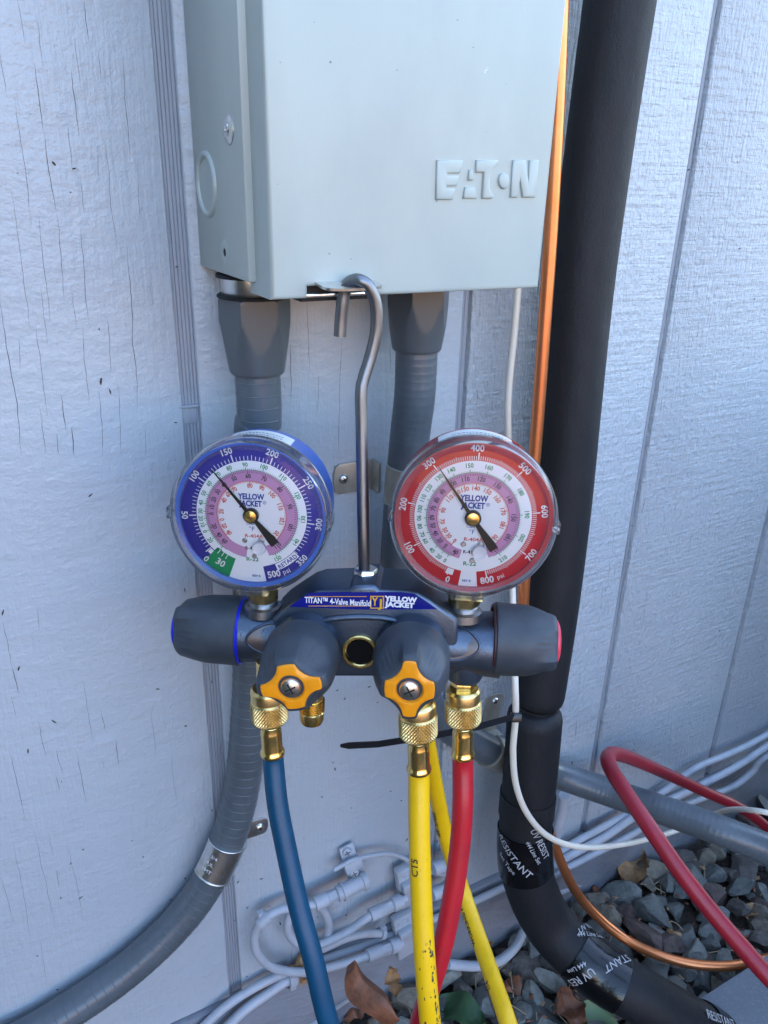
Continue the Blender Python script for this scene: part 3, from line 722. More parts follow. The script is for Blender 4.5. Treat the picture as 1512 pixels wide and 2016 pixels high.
for x in (730, 755):
    a = mloc(x, 1173, .0174); b = mloc(x, 1198, .0174); w = px2
    mb.add([MF(Vector((a[0]-w, a[1], .01742))), MF(Vector((a[0]+w, a[1], .01742))), MF(Vector((b[0]+w, b[1], .01742))), MF(Vector((b[0]-w, b[1], .01742)))], [(0,1,2,3)], 1, False)
ptxt('Y', 738, 1184, 15, 1, w=10.5, bold=.05); ptxt('J', 748, 1187, 15, 1, w=7, bold=.05)
ptxt('YELLOW', 789, 1179.5, 9, 0, w=56, bold=.08); ptxt('JACKET', 786.5, 1190.5, 9, 0, w=51, bold=.08)
mb.build('plate_lettering', [M_white, M_gold], plate)
# sight glass
sg = mloc(709, 1283, .0175); fr = fxyz(MF(Vector((sg[0], sg[1], .0160))), ux, uz, nn)
mb = MB(); mb.lathe([(.0102, 0), (.0102, .0022), (.0096, .0028), (.0084, .0028), (.0078, .0022), (.0078, .0004)], fr, 40, cap1=False)
sgo = mb.build('sight_glass', M_brass, man)
mb = MB(); mb.lathe([(.0080, .0012), (.0078, .0021)], fr, 8); mb.build('dark_window', mat('sight_black', (.004, .004, .004), .08), sgo)

def knob(o, ax, up, L, R, name, rotc, capmat, ringmat=None, plate=False, flute_from=.42, fl=1.0):
    """control knob: o = centre of the open rim, axis ax, length L"""
    fr = frame(o, ax, up); k = MB(); N = 120
    prof = [(.90, -.0), (.975, -.0), (1.0, .015), (1.0, .06), (.985, .12), (.978, .3), (.972, .40), (.968, .46), (.962, .52), (.956, .58), (.950, .64), (.944, .70), (.936, .76), (.925, .82), (.912, .88), (.895, .93), (.86, .965), (.81, .99), (.74, 1.0), (.60, 1.0)]
    def outline(th):
        # long and short pair of tips with round scallops between them
        q = (th - rotc) % pi; e = 1 / sqrt((cos(q) / 1.0) ** 2 + (sin(q) / .80) ** 2)
        r = e
        for c0 in (pi * .24, pi * .76):
            dq = q - c0; dd, rs = 1.36, .72
            if abs(dd * sin(dq)) < rs and cos(dq) > 0: r = min(r, dd * cos(dq) - sqrt(rs*rs - (dd * sin(dq)) ** 2))
        return r
    def rad(th, i, r, z):
        s_ = z / L; a = max(0, min(1, (s_ - flute_from) / (1 - flute_from))); a = a * a * (3 - 2 * a)
        o_ = outline(th); o_ = o_ + (1 - o_) * .12
        q = ((th - rotc) % (pi/2)) - pi/4
        rid = .016 * max(0, min(1, a * 3)) * max(0, 1 - abs(q) / .30) ** .5 * cos(q * 34) * max(0, 1 - abs(s_ - .72) / .24)
        return r * (1 - (1 - o_) * a * fl + rid)
    k.lathe([(r * R, z * L) for r, z in prof], fr, N, rad=rad)
    kb = k.build(name, M_knob, man, ang=28)
    if plate:
        mb = MB(); n = 120
        def star(q_, sc): return R * sc * outline(q_)
        pr = [(.76, L * .955), (.76, L * 1.006), (.735, L * 1.022), (.40, L * 1.045), (.345, L * 1.038), (.31, L * 1.0)]
        vs = []; fs = []
        for sc, z in pr:
            for q in range(n):
                th = 2*pi*q/n; r = star(th, sc) if sc > .5 else min(R * sc, star(th, .72))
                vs.append(fr(Vector((r*cos(th), r*sin(th), z))))
        for i in range(len(pr)-1):
            for q in range(n): fs.append((i*n+q, i*n+(q+1) % n, (i+1)*n+(q+1) % n, (i+1)*n+q))
        mb.add(vs, fs, 0, True); mb.build('face_plate', capmat, kb, ang=40)
        mb = MB(); mb.lathe([(R*.31, L*.985), (R*.30, L*.99)], fr, 24); mb.build('screw_recess', M_dark, kb)
        mb = MB(); z = L * .99
        mb.lathe([(R*.245, z), (R*.25, z+.0010), (R*.22, z+.0021), (R*.12, z+.0028), (R*.03, z+.0030)], fr, 28)
        for a in (.5, .5 + pi/2): mb.box((-R*.14, -.0004, z+.0024), (R*.14, .0004, z+.0031), 1, fr=lambda v, a=a: fr(Vector((v[0]*cos(a) - v[1]*sin(a), v[0]*sin(a) + v[1]*cos(a), v[2]))))
        mb.build('screw', [M_zinc, M_dark], kb)
    else:
        mb = MB(); mb.lathe([(R*.62, L*.99), (R*.60, L*1.03), (R*.50, L*1.06), (R*.3, L*1.07)], fr, 32); mb.build('end_cap', capmat, kb)
    if ringmat:
        mb = MB(); mb.lathe([(R*.86, -.0012), (R*.93, -.0016), (R*.955, -.0010), (R*.95, .0010)], fr, 60, cap0=False, cap1=False); mb.build('colour_ring', ringmat, kb)
        mb = MB(); mb.lathe([(R*.60, .001), (R*.90, .001)], fr, 40, cap0=False, cap1=False); mb.build('inner_shade', M_dark, kb)
    return kb
KL = .0345; KR = .0208
knob(mp(477, 1241, 0), -ux, uz, .0370, .0206, 'side_knob', .95, M_blueplas, M_blueplas, fl=.62, flute_from=.5)
knob(mp(972, 1257, 0), ux, uz, .0345, .0210, 'side_knob', .35, M_pink, mat('maroon_plastic', lin(60, 30, 38), .5), fl=.62, flute_from=.5)
for (cxp, cyp, rotc) in ((573, 1352, .22), (806, 1357, pi/2 + .03)):
    cap = mp(cxp, cyp, .0635); base = cap - nn * KL
    knob(base, nn, uz, KL, KR, 'front_knob', rotc, M_orange, None, True)
    mb = MB(); fr = frame(base - nn * .016, nn, uz); mb.lathe([(.0200, 0), (.0190, .004), (.0165, .009), (.0160, .0162)], fr, 40); mb.build('valve_bonnet', M_manif, man)

# lower ports
def hexr(n=6, ph=0):
    def rad(th, i, r, z): a = ((th - ph) % (2*pi/n)) - pi/n; return r * cos(pi/n) / cos(a)
    return rad
def port(px, py, t, label=None):
    p = mp(px, py, t); fr = frame(p, -uz, nn); mb = MB()
    return p, fr
# spare flare fitting behind the left knob
p = mp(614, 1376, .018); fr = frame(p, -uz, nn); mb = MB()
pr = [(.0064, -.012), (.0064, 0)]
for i in range(6): z = i * .00125; pr += [(.0074, z + .0002), (.0074, z + .0006), (.0066, z + .0009), (.0066, z + .0012)]
pr += [(.0070, .0080), (.0070, .0130), (.0062, .0150), (.0036, .0156)]
mb.lathe(pr, fr, 32); mb.build('spare_port', M_brass, man)
# red side port with hex
p = mp(914, 1318, .004); fr = frame(p, -uz, nn)
mb = MB(); mb.lathe([(.0115, -.006), (.0112, .002), (.0098, .005), (.0070, .006)], fr, 32); mb.build('port_boss', M_manif, man)
mb = MB(); mb.lathe([(.0066, .003), (.0066, .0072)], fr, 24); mb.lathe([(.0076, .0070), (.0078, .0076), (.0078, .0130), (.0072, .0138)], fr, 24, rad=hexr()); mb.lathe([(.0056, .0135), (.0056, .022)], fr, 24); mb.build('hex_port', M_brass, man)
for (x, y, tt) in ((530, 1360, .012), (822, 1390, .014)):
    p = mp(x, y, tt); fr = frame(p, -uz, nn); mb = MB(); mb.lathe([(.0072, -.020), (.0072, .006)], fr, 24); mb.build('hose_port', M_brass, man)

# hook
mb = MB(); e = mp(718, 1146, -.002); HT = at(700, 553, .119)
hk = [e, e.lerp(at(716, 1000, .1335), .5), at(715, 1040, .136), at(713, 900, .129), at(712, 800, .126), at(716, 745, .125), at(730, 700, .124), at(741, 650, .124), at(740, 600, .124), at(727, 566, .1235), at(710, 553, .122), at(697, 552, .118), at(685, 559, .114), at(678, 575, .112), at(674, 600, .1115), at(671, 630, .111), at(669, 662, .111)]
hk = [e, at(716, 1070, .1375), at(714, 950, .1325), at(712, 840, .128), at(711, 775, .126)] + hk[5:]
Tube(hk, .0033, 10).mesh(mb, 20); hook = mb.build('hook', M_steel, man)
mb = MB(); p = mp(720, 1146, -.002); fr = frame(p, uz, nn)
mb.lathe([(.0062, -.002), (.0066, .001), (.0062, .0025)], fr, 24); mb.lathe([(.0064, .0025), (.0070, .0031), (.0070, .0078), (.0064, .0086)], fr, 24, rad=hexr(6, .2)); mb.build('lock_nut', M_zinc, hook)

# ---- gauges
def gauge(cpx, cpy, R, casemat, spec):
    """cpx,cpy = needle pivot in the photo"""
    g0 = mp(cpx, cpy, .017); fr = fxyz(g0, ux, uz, nn)
    Rd = R * spec['rd']
    mb = MB(); mb.lathe([(R*.30, -.036), (R*.88, -.036), (R*.93, -.034), (R*.945, -.030), (R*.945, -.001), (R*.955, .0), (R*.955, .0012), (R*.90, .0012), (R*.90, -.0006), (Rd*1.01, -.0006)], fr, 96)
    case = mb.build('pressure_gauge', casemat, man, ang=40)
    # dial disc and its print
    mb = MB(); P = (M_dialw, spec['ring'], M_pinkd, M_green, M_print, M_redp, M_navyp, M_white)
    def ring(r0, r1, a0, a1, z, mi):
        n = max(4, int(abs(a1 - a0) / 4)); vs = []
        for i in range(n + 1):
            a = radians(a0 + (a1 - a0) * i / n); vs += [fr(Vector((r0*Rd*cos(a), r0*Rd*sin(a), z))), fr(Vector((r1*Rd*cos(a), r1*Rd*sin(a), z)))]
        mb.add(vs, [(2*i, 2*i+1, 2*i+3, 2*i+2) for i in range(n)], mi, False)
    def tick(a, r0, r1, w, z, mi):
        a = radians(a); c, s_ = cos(a), sin(a); w *= Rd
        mb.add([fr(Vector((r*Rd*c - q*s_*w, r*Rd*s_ + q*c*w, z))) for r, q in ((r0, -.5), (r1, -.5), (r1, .5), (r0, .5))], [(0, 1, 2, 3)], mi, False)
    def txt(s_, a, r, size, z, mi, **kw):
        a %= 360; rot = radians(a - 90 if a < 180 else a + 90)
        put_text(mb, s_, size * Rd, fr, r*Rd*cos(radians(a)), r*Rd*sin(radians(a)), rot, z, mi, **kw)
    z0 = -.0004; mb.lathe([(0.001, z0 - .0004), (Rd * 1.005, z0 - .0002), (Rd*1.005, z0)], fr, 96, mi=0, cap0=False)
    z1, z2, z3 = z0 + .00012, z0 + .00024, z0 + .00036
    ring(.768, 1.004, spec['a0'], spec['a1'], z1, 1)
    for a0, a1 in spec['pink']: ring(spec['p1'], spec['p0'], a0, a1, z1, 2)
    ring(spec['p0'], spec['p0'] + .007, spec['g0'], spec['g1'], z2, 3); ring(spec['p1'] - .008, spec['p1'], spec['g0'] - 8, spec['g1'] + 8, z2, 5)
    # pressure ticks
    f = spec['deg']; v = 0
    while v <= spec['max']:
        big = v % spec['major'] == 0; mid = v % (spec['major'] // 2) == 0
        tick(f(v), .775, .875 if big else .845 if mid else .83, .016 if big else .009, z2, 7); v += spec['minor']
    for s_, a in spec['nums']: txt(s_, a, .935, .088, z2, 7, bold=.03, cond=.95)
    for tab, r, mi, r0, sg, nsub in (('green', spec['rg'], 3, spec['p0'], 1, 10), ('black', spec['rb'], 4, spec['p0'] - .012, -1, 5), ('red', spec['rr'], 5, spec['p1'] - .004, -1, 10)):
        L = spec[tab]
        for (s_, a) in L: txt(s_, a, r, .060, z2, mi, cond=.9, bold=.03); tick(a, r0, r0 + sg*.042, .010, z2, mi)
        for (s1, a1), (s2, a2) in zip(L, L[1:]):
            if abs(a1 - a2) < 60:
                k = max(2, min(10, int(abs(a1 - a2) / 2.2)))
                for q in range(1, k): tick(a1 + (a2 - a1) * q / k, r0, r0 + sg * .026, .0055, z2, mi)
    yl = spec['logo']
    put_text(mb, 'YELLOW', .080*Rd, fr, yl[0]*Rd, yl[1]*Rd, 0, z2, 6, cond=.80, bold=.06)
    put_text(mb, 'JACKET', .080*Rd, fr, (yl[0]-.01)*Rd, (yl[1]-.098)*Rd, 0, z2, 6, cond=.80, bold=.06)
    put_text(mb, '®', .05*Rd, fr, (yl[0]+.185)*Rd, (yl[1]-.08)*Rd, 0, z2, 6)
    put_text(mb, 'Class 1', .04*Rd, fr, 0, -.125*Rd, 0, z2, 6); put_text(mb, '°F', .065*Rd, fr, 0, -.20*Rd, 0, z2, 6)
    put_text(mb, 'R-404A', .052*Rd, fr, .03*Rd, -.305*Rd, 0, z2, 5, cond=1.15, bold=.02)
    put_text(mb, 'R-410A', .050*Rd, fr, .01*Rd, -.485*Rd, 0, z2, 4, bold=.02); put_text(mb, 'R-22', .058*Rd, fr, 0, -.65*Rd, 0, z2, 3, cond=1.15, bold=.02)
    put_text(mb, 'REV B', .033*Rd, fr, spec['rev']*Rd, -.90*Rd, 0, z2, 6, bold=.03)
    spec['extra'](mb, fr, Rd, ring, tick, txt, z1, z2, z3)
    mb.build('dial', P, case)
    # little screws and the calibration plug
    for x, y, r in ((-.10, -.375, .036), (.13, -.37, .045), (.03, -.60, .034)):
        q = frame(fr(Vector((x*Rd, y*Rd, z0))), nn, uz); mb = MB(); mb.lathe([(r*Rd, 0), (r*Rd, .0008), (r*Rd*.6, .0013)], q, 16); mb.build('dial_screw', M_zinc, case)
    q = frame(fr(Vector((.115*Rd, -.455*Rd, z0 + .0036))), nn, uz); mb = MB()
    mb.lathe([(.092*Rd, -.0012), (.095*Rd, 0), (.088*Rd, .0009), (.070*Rd, .0005)], q, 32); mb.build('plug', mat('clear_white', (.74, .75, .80), .3), case)
    # needle
    a = radians(spec['needle']); d = Vector((cos(a), sin(a), 0)); s_ = Vector((-sin(a), cos(a), 0)); zz = .0016
    mb = MB(); A = [(.81, .004), (.1, .026), (-.1, .028), (-.44, .062), (-.52, .062)]
    top = [fr((d * r + s_ * w) * Rd + Vector((0, 0, zz))) for r, w in A] + [fr((d * r - s_ * w) * Rd + Vector((0, 0, zz))) for r, w in A[::-1]]
    bot = [p - nn * .0004 for p in top]; n = len(top)
    mb.add(top + bot, [tuple(range(n)), tuple(range(n, 2*n))[::-1]] + [(i, (i+1) % n, n + (i+1) % n, n + i) for i in range(n)], 0, False)
    mb.build('needle', M_needle, case)
    q = fxyz(fr(Vector((0, 0, zz))), ux, uz, nn); mb = MB()
    mb.lathe([(.108*Rd, -.0014), (.108*Rd, .0005), (.092*Rd, .0012), (.080*Rd, .0012)], q, 32)
    mb.lathe([(.084*Rd, .0010), (.082*Rd, .0017), (.05*Rd, .0019), (.02*Rd, .0021)], q, 28, mi=1); mb.build('needle_hub', [M_needle, M_brass], case)
    # clear lens: front disc, bezel wall, small lugs
    mb = MB(); mb.lathe([(.0005, .0068), (R*.5, .0065), (R*.86, .0052)], fr, 96, cap0=False, cap1=False); mb.build('lens_glass', M_glass, case)
    mb = MB(); mb.lathe([(R*.86, .0052), (R*.885, .0066), (R*.93, .0076), (R*.975, .0070), (R*.997, .0050), (R, .001), (R, -.006), (R*.985, -.0062), (R*.975, -.005), (R*.965, .002), (R*.94, .0048), (R*.89, .0040), (R*.86, .0036)], fr, 96, cap0=False, cap1=False); mb.build('lens_bezel', M_bezel, case, ang=60)
    for a, w in ((178, .0032), (-2, .0032), (-90 + spec.get('lug', 0), .0088)):
        a = radians(a); c, s2 = cos(a), sin(a); mb = MB()
        ff = lambda v, c=c, s2=s2: fr(Vector((v[0]*c - v[1]*s2, v[0]*s2 + v[1]*c, v[2])))
        mb.rbox((R*.955, -w, -.0075), (R*1.018, w, .0078), .0007, fr=ff); mb.build('lens_lug', M_bezel, case)
    # sticker on the top of the case
    mb = MB()
    for (a0, a1, y0, y1, mi) in spec['stick']:
        n = 14; vs = []
        for i in range(n+1):
            a = radians(a0 + (a1-a0)*i/n)
            for y in (y0, y1): vs.append(fr(Vector((R*.947*cos(a), R*.947*sin(a), y))) if mi != 9 else None)
        mb.add(vs, [(2*i, 2*i+1, 2*i+3, 2*i+2) for i in range(n)], mi, True)
    for yy, aa, bb in ((-.012, 68, 108), (-.016, 70, 112), (-.020, 70, 108)):
        a_ = aa
        while a_ < bb:
            w = random.uniform(.8, 2.6); vs = []
            for a in (a_, a_ + w):
                for y in (yy, yy + .0011): vs.append(fr(Vector((R*.9485*cos(radians(a)), R*.9485*sin(radians(a)), y))))
            mb.add(vs, [(0, 1, 3, 2)], 2, False); a_ += w + .8
    mb.build('case_sticker', [M_sticker, M_pink, M_print], case)
    # brass stem
    b = fr(Vector((spec['stem']*R, -R*.93, -.0130))); q = frame(b, -uz, nn); mb = MB()
    mb.lathe([(.0090, -.002), (.0094, .000), (.0094, .0142), (.0088, .0150)], q, 24, rad=hexr(6, .1)); mb.build('hex_stem', M_brassd, case)
    mb = MB(); mb.lathe([(.0074, .0146), (.0080, .0156), (.0082, .0160), (.0086, .0176), (.0104, .0186), (.0108, .0230)], q, 32); mb.build('stem_seat', M_steel, case)
    return case
def exL(mb, fr, Rd, ring, tick, txt, z1, z2, z3):
    ring(.70, 1.004, 225.5, 250, z2, 3); txt('30', 238, .855, .098, z3, 7, bold=.03); txt('0', 226, .945, .09, z3, 7, bold=.03)
    for a in (230, 235, 240): tick(a, .70, .77, .012, z3, 7)
    ring(.775, .875, -41, -66, z2, 0); txt('RETARD', -53, .822, .062, z3, 6, bold=.03); 
    put_text(mb, '500', .098*Rd, fr, .300*Rd, -.855*Rd, radians(14), z3, 7, bold=.04, cond=.92); put_text(mb, 'psi', .075*Rd, fr, .475*Rd, -.80*Rd, radians(24), z3, 7)
    ring(.78, .85, 222, 226, z2, 0)
def exR(mb, fr, Rd, ring, tick, txt, z1, z2, z3):
    put_text(mb, '800', .095*Rd, fr, .245*Rd, -.870*Rd, radians(14), z3, 7, bold=.04, cond=.92); put_text(mb, 'psi', .066*Rd, fr, .42*Rd, -.805*Rd, radians(24), z3, 7)
    ring(.775, .86, 248, 255, z2, 0)
GL = dict(rd=.905, ring=M_navy, a0=227, a1=-79, pink=[(262, -68)], p0=.636, p1=.485, g0=236, g1=-64, deg=lambda v: 221 - .757*v, max=350, minor=5, major=50,
    nums=[('50', 183), ('100', 146), ('150', 110), ('200', 71), ('250', 32), ('300', -5.5), ('350', -42)], rg=.715, rb=.555, rr=.42,
    green=[('60', 229), ('20', 214), ('0', 202.6), ('10', 194.8), ('20', 187), ('30', 178.3), ('40', 168.5), ('50', 156.7), ('60', 143.8), ('70', 129), ('80', 114), ('90', 95.8), ('100', 74.7), ('110', 51.4), ('120', 25.5), ('130', -2), ('140', -30.6), ('150', -60)],
    black=[('60', 226), ('40', 214), ('20', 200), ('0', 181), ('10', 170.6), ('20', 159), ('30', 146), ('40', 132), ('50', 114), ('60', 93.4), ('70', 70.6), ('80', 44), ('90', 15.4), ('100', -15.8), ('110', -50)],
    red=[('40', 220), ('20', 205), ('0', 192), ('20', 176), ('40', 153), ('60', 138), ('70', 123), ('80', 91.7), ('90', 69), ('100', 46), ('110', 18.7), ('120', -9), ('130', -37.7)],
    logo=(0, .265), rev=.05, needle=129.7, extra=exL, lug=1, stem=.05, stick=[(62, 112, -.026, -.006, 0), (113, 122, -.026, -.008, 1)])
GR = dict(rd=.915, ring=M_dred, a0=262, a1=-83, pink=[(256, -66)], p0=.605, p1=.475, g0=246, g1=-60, deg=lambda v: 250.5 - .4055*v, max=800, minor=5, major=100,
    nums=[('0', 252.5), ('100', 210), ('200', 171.4), ('300', 130.7), ('400', 90), ('500', 48), ('600', 8), ('700', -31)], rg=.705, rb=.53, rr=.40,
    green=[('0', 242), ('20', 234), ('40', 223.4), ('60', 210.8), ('70', 202.6), ('80', 193), ('90', 183.6), ('100', 173), ('110', 160.4), ('120', 147.8), ('130', 132), ('140', 116.5), ('150', 97), ('160', 76.4), ('170', 53.9), ('180', 32.3), ('190', 6), ('200', -21), ('210', -52)],
    black=[('40', 248), ('0', 231), ('20', 219.7), ('40', 207), ('50', 195), ('60', 183), ('70', 169), ('80', 156), ('90', 141.5), ('100', 123), ('110', 103.6), ('120', 81.3), ('130', 56.8), ('140', 30), ('150', 2.3), ('160', -28), ('170', -54)],
    red=[('0', 237), ('30', 222), ('50', 209), ('70', 191), ('90', 168.6), ('110', 142), ('120', 125), ('130', 108), ('140', 87.6), ('150', 65), ('160', 41), ('170', 14.6), ('180', -12), ('190', -42)],
    logo=(0, .265), rev=-.03, needle=125.8, extra=exR, lug=-1, stem=-.02, stick=[(62, 118, -.027, -.010, 0), (84, 119, -.0275, -.012, 0)])
zg = (mp(495, 1011, .017) - CAM).dot(RF)
gL = gauge(495, 1014, 158.5 * zg / F, M_caseb, GL)
zg2 = (mp(931, 1018, .017) - CAM).dot(RF)
gR = gauge(931, 1019, 164 * zg2 / F, M_caser, GR)
gL['label'] = 'blue low pressure gauge with navy dial ring'; gR['label'] = 'red high pressure gauge with red dial ring'

# ================================================================== HOSES
def knurl(tw, n):
    def rad(th, i, r, z): 
        a = abs(sin(n/2*th + z*tw)); b = abs(sin(n/2*th - z*tw)); return r * (1 - .09 + .10 * min(a, b) ** .8) 
    return rad
def hose(label, top, pts, r, hm, ck, text=None, tpos=None):
    """top: pixel/plane point at the coupler's upper end; pts: path"""
    z0 = (pts[0] - CAM).dot(RF); p1 = pts[0]; dd = (p1 - top).normalized()
    pts = [top + dd * .02, top + dd * .04, p1] + [atz(px_, py_, z0 + dz_) for px_, py_, dz_ in pts[1:]]
    tb = Tube([top] + pts, r, 14)
    base = tb.at(tb.len)[0]; t = thing('charging_hose', base, label, 'hose', 'charging hoses on the manifold')
    d0 = (tb.at(.03)[0] - tb.at(0)[0]).normalized()
    fr = frame(top, d0, nn); c = ck
    mb = MB(); kn = knurl(1350, 38); prof = [(c*.98, .0005 + .0), (c*1.0, .001), (c*1.0, .0062), (c*.95, .0070)]
    mb.lathe([(c*.86, -.001)] + prof, fr, 40)
    pr = [(c*.96, .0070), (c*1.02, .0080)] + [(c*1.07, .0085 + .0118 * i / 36) for i in range(37)] + [(c*1.0, .0212), (c*.82, .0226), (c*.66, .0232)]
    mb.lathe(pr, fr, 228, rad=lambda th, i, r, z: kn(th, i, r, z) if .0084 < z < .0204 else r)
    nut = mb.build('knurled_coupler', M_brassd, t, ang=30)
    mb = MB(); q = r
    mb.lathe([(q*.78, .0228), (q*.84, .0240), (q*.90, .0248), (q*.84, .0256), (q*.82, .0262), (q*.98, .0285), (q*1.0, .0300), (q*1.0, .0400), (q*1.04, .0418), (q*1.14, .0428), (q*1.16, .0440), (q*1.10, .0450), (q*1.0, .0450)], fr, 40, rad=lambda th, i, r_, z: r_ * (1 - .03 * abs(sin(4*th))) if .029 < z < .041 else r_)
    mb.build('crimp_ferrule', M_brass, t, ang=45)
    mb = MB(); ls = [(.042, 0)] + [(l, 0) for l in tb.L if l > .046]; tb.mesh(mb, 28, ls); jk = mb.build('hose_jacket', hm, t, ang=60)
    if text:
        mb = MB()
        for st, px, py, off, size, rot in text:
            l = tb.near(px, py); tube_text(mb, tb, st, l, tb.face(l) + off, size, rot, bold=.02)
        mb.build('print', M_print, jk)
    return tb, t
HR = .0062
top = mp(527, 1355, .020)
bh, bht = hose('blue charging hose hanging from the left side of the manifold', top, [mp(538, 1500, .018), (546, 1580, .0), (561, 1660, .0), (587, 1780, .0), (617, 1890, .0), (646, 2010, .005), (690, 2130, .02), (760, 2300, .08)], .0063, M_blueh, .0100,
     text=[('CHARGING HOSE 1/4 IN MAX WORKING PRESSURE 800 PSI', 574, 1725, 1.12, .0024, 0)] if False else None)
top = mp(822, 1383, .022)
yl, yt = hose('front yellow charging hose with black CT5 print, below the right front knob', top, [mp(825, 1530, .022), (825, 1600, .0), (827, 1700, .0), (831, 1800, .0), (837, 1900, .0), (847, 2016, .005), (864, 2200, .03)], .0063, M_yelh, .0104,
     text=[('CT5', 838, 1697, .55, .0042, pi)])
mb = MB(); rng2 = random.Random(11)
for i in range(70):
    l = yl.near(835, 1840) + rng2.uniform(0, .09) ; th = yl.face(l) - .75 + rng2.gauss(0, .10) if i < 55 else yl.face(l) + rng2.uniform(-1, 1)
    a = rng2.uniform(.0004, .0022) * (1 if i < 55 else .5); b = rng2.uniform(.0002, .0007); n = 7; vs = [yl.surf(l + a*cos(2*pi*k/n), th + b*sin(2*pi*k/n)*rng2.uniform(.6, 1.3)/yl.r, .00012) for k in range(n)]
    mb.add(vs, [tuple(range(n))], 0, False)
mb.build('dirt_mark', M_grime, yt)
top = mp(912, 1357, .006)
hose('bright red charging hose hanging from the right side of the manifold', top, [mp(911, 1510, .006), (911, 1580, .0), (906, 1660, .003), (893, 1755, .006), (873, 1855, .01), (846, 1950, .015), (822, 2030, .025), (790, 2150, .05)], .0063, M_redh, .0100)
mb = MB(); l = .06; rb_ = random.Random(8)                         # tiny worn print along the blue hose, too small to read
while l < bh.len - .16:
    w = rb_.uniform(.0009, .0018); th = bh.face(l) + 1.15
    if rb_.random() < .85:
        for k in range(3):
            if rb_.random() < .75: mb.add([bh.surf(l + w*k/3, th - .10, .0001), bh.surf(l + w*k/3, th + .10, .0001), bh.surf(l + w*k/3 + .0003, th + .10, .0001), bh.surf(l + w*k/3 + .0003, th - .10, .0001)], [(0, 1, 2, 3)], 0, False)
    l += w + .0007
tag(mb.build('print', M_print, bht), kind='stuff')
# rear yellow hose
ry = Tube([at(826, 1400, .10), atz(840, 1460, .58), atz(855, 1540, .61), atz(876, 1640, .64), atz(906, 1740, .645), atz(940, 1840, .62), atz(975, 1940, .585), atz(1002, 2020, .56), atz(1040, 2150, .54)], .0066, 14)
t = thing('charging_hose', ry.at(ry.len)[0], 'rear yellow charging hose crossing behind the red hose to the lower right', 'hose', 'charging hoses on the manifold')
mb = MB(); ry.mesh(mb, 24); jk = mb.build('hose_jacket', M_yelh, t)
for st, px, py, size in (('600 PSI/4000', 871, 1610, .0040), ('WORKING PRESSURE', 925, 1800, .0040), ('1/4', 972, 1940, .004)):
    mb = MB(); l = ry.near(px, py); tube_text(mb, ry, st, l, ry.face(l) + .95, size, pi, bold=.02)
    mb.build('print', M_print, jk)
# red hose loop at the right
rl = Tube([atz(1700, 1760, 1.0), atz(1560, 1668, .98), atz(1470, 1598, .95), atz(1380, 1555, .90), atz(1300, 1518, .82), atz(1245, 1494, .74), atz(1212, 1484, .685), atz(1197, 1491, .655), atz(1203, 1514, .635), atz(1225, 1550, .615), atz(1278, 1628, .59), atz(1342, 1720, .575), atz(1405, 1800, .565), atz(1462, 1866, .555), atz(1520, 1930, .545), atz(1640, 2050, .53)], .0125 / 2 * 1.02, 14)
mb = MB(); rl.mesh(mb, 24); tag(mb.build('charging_hose', M_redd), 'dark red hose bent in a sharp loop across the right hand conduit', 'hose', 'loose hoses')

# ================================================================== COAX CABLES AND GROUND BLOCKS
def cable(name, label, pts, r, cat='cable', group=None, clips=()):
    tb = Tube(pts, r, 10); mb = MB(); tb.mesh(mb, 14)
    t = thing(name, pts[-1], label, cat, group); mb.build('jacket', M_cable, t); return tb, t
def connector(tb, t, l0, l1, r):
    """crimp connector on a cable end: stepped barrel with a nut"""
    pr = [(l0, r*.80), (l0 + .0005, r), (l0 + (l1-l0)*.42, r*1.04), (l0 + (l1-l0)*.45, r*.92), (l0 + (l1-l0)*.48, r*1.0), (l0 + (l1-l0)*.70, r*1.0), (l0 + (l1-l0)*.72, r*.85), (l0 + (l1-l0)*.75, r*1.12), (l1, r*1.12)]
    p, T, U, V = tb.at((l0 + l1)/2); fr = fxyz(p - T * (l0+l1)/2, U, V, T); mb = MB()
    mb.lathe([(r_, l_) for l_, r_ in pr], fr, 24, rad=lambda th, i, r_, z: r_ * (cos(pi/6) / cos((th % (pi/3)) - pi/6)) if i >= 6 else r_); mb.build('connector', M_cable, t, ang=40)
def clip_on(tb, t, l, w=.005, r=.0012):
    mb = MB(); tb.sleeve(mb, l - w/2, l + w/2, r, 20, thick=.0012); p, T, U, V = tb.at(l)
    q = tb.surf(l, tb.face(l) + 1.4, .001); mb.rbox((q.x-.003, q.y-.003, q.z-.003), (q.x+.003, q.y+.003, q.z+.003), .0008); mb.build('clip', M_cable, t)
cg = 'painted cables along the foot of the wall'
k1, t1 = cable('coax_cable', 'outermost painted coax loop with a clip at its left end', [at(700, 1741, .022), at(660, 1762, .022), at(621, 1780, .022), at(585, 1785, .020), at(548, 1793, .018), at(518, 1812, .018), at(502, 1840, .016), at(507, 1876, .016), at(540, 1906, .016), at(598, 1914, .018), at(655, 1903, .020), at(716, 1884, .022), at(765, 1866, .022), at(792, 1857, .022)], .0040, group=cg)
connector(k1, t1, k1.near(688, 1746) - .004, k1.near(622, 1779), .0062) if False else None
def conn_px(a, b, d, r, t):
    A, B = at(*a, d), at(*b, d); L = (B - A).length; fr = frame(A, B - A, Vector((0, -1, 0))); mb = MB()
    pr = [(r*.80, 0), (r, .0006), (r*1.05, L*.40), (r*.93, L*.43), (r*.98, L*.46), (r*.98, L*.68), (r*.86, L*.70), (r*1.14, L*.73), (r*1.14, L)]
    mb.lathe(pr, fr, 24, rad=lambda th, i, r_, z: r_ * (cos(pi/6) / cos((th % (pi/3)) - pi/6)) if 5 <= i <= 6 or i == 4 else r_); mb.build('connector', M_cable, t, ang=40)
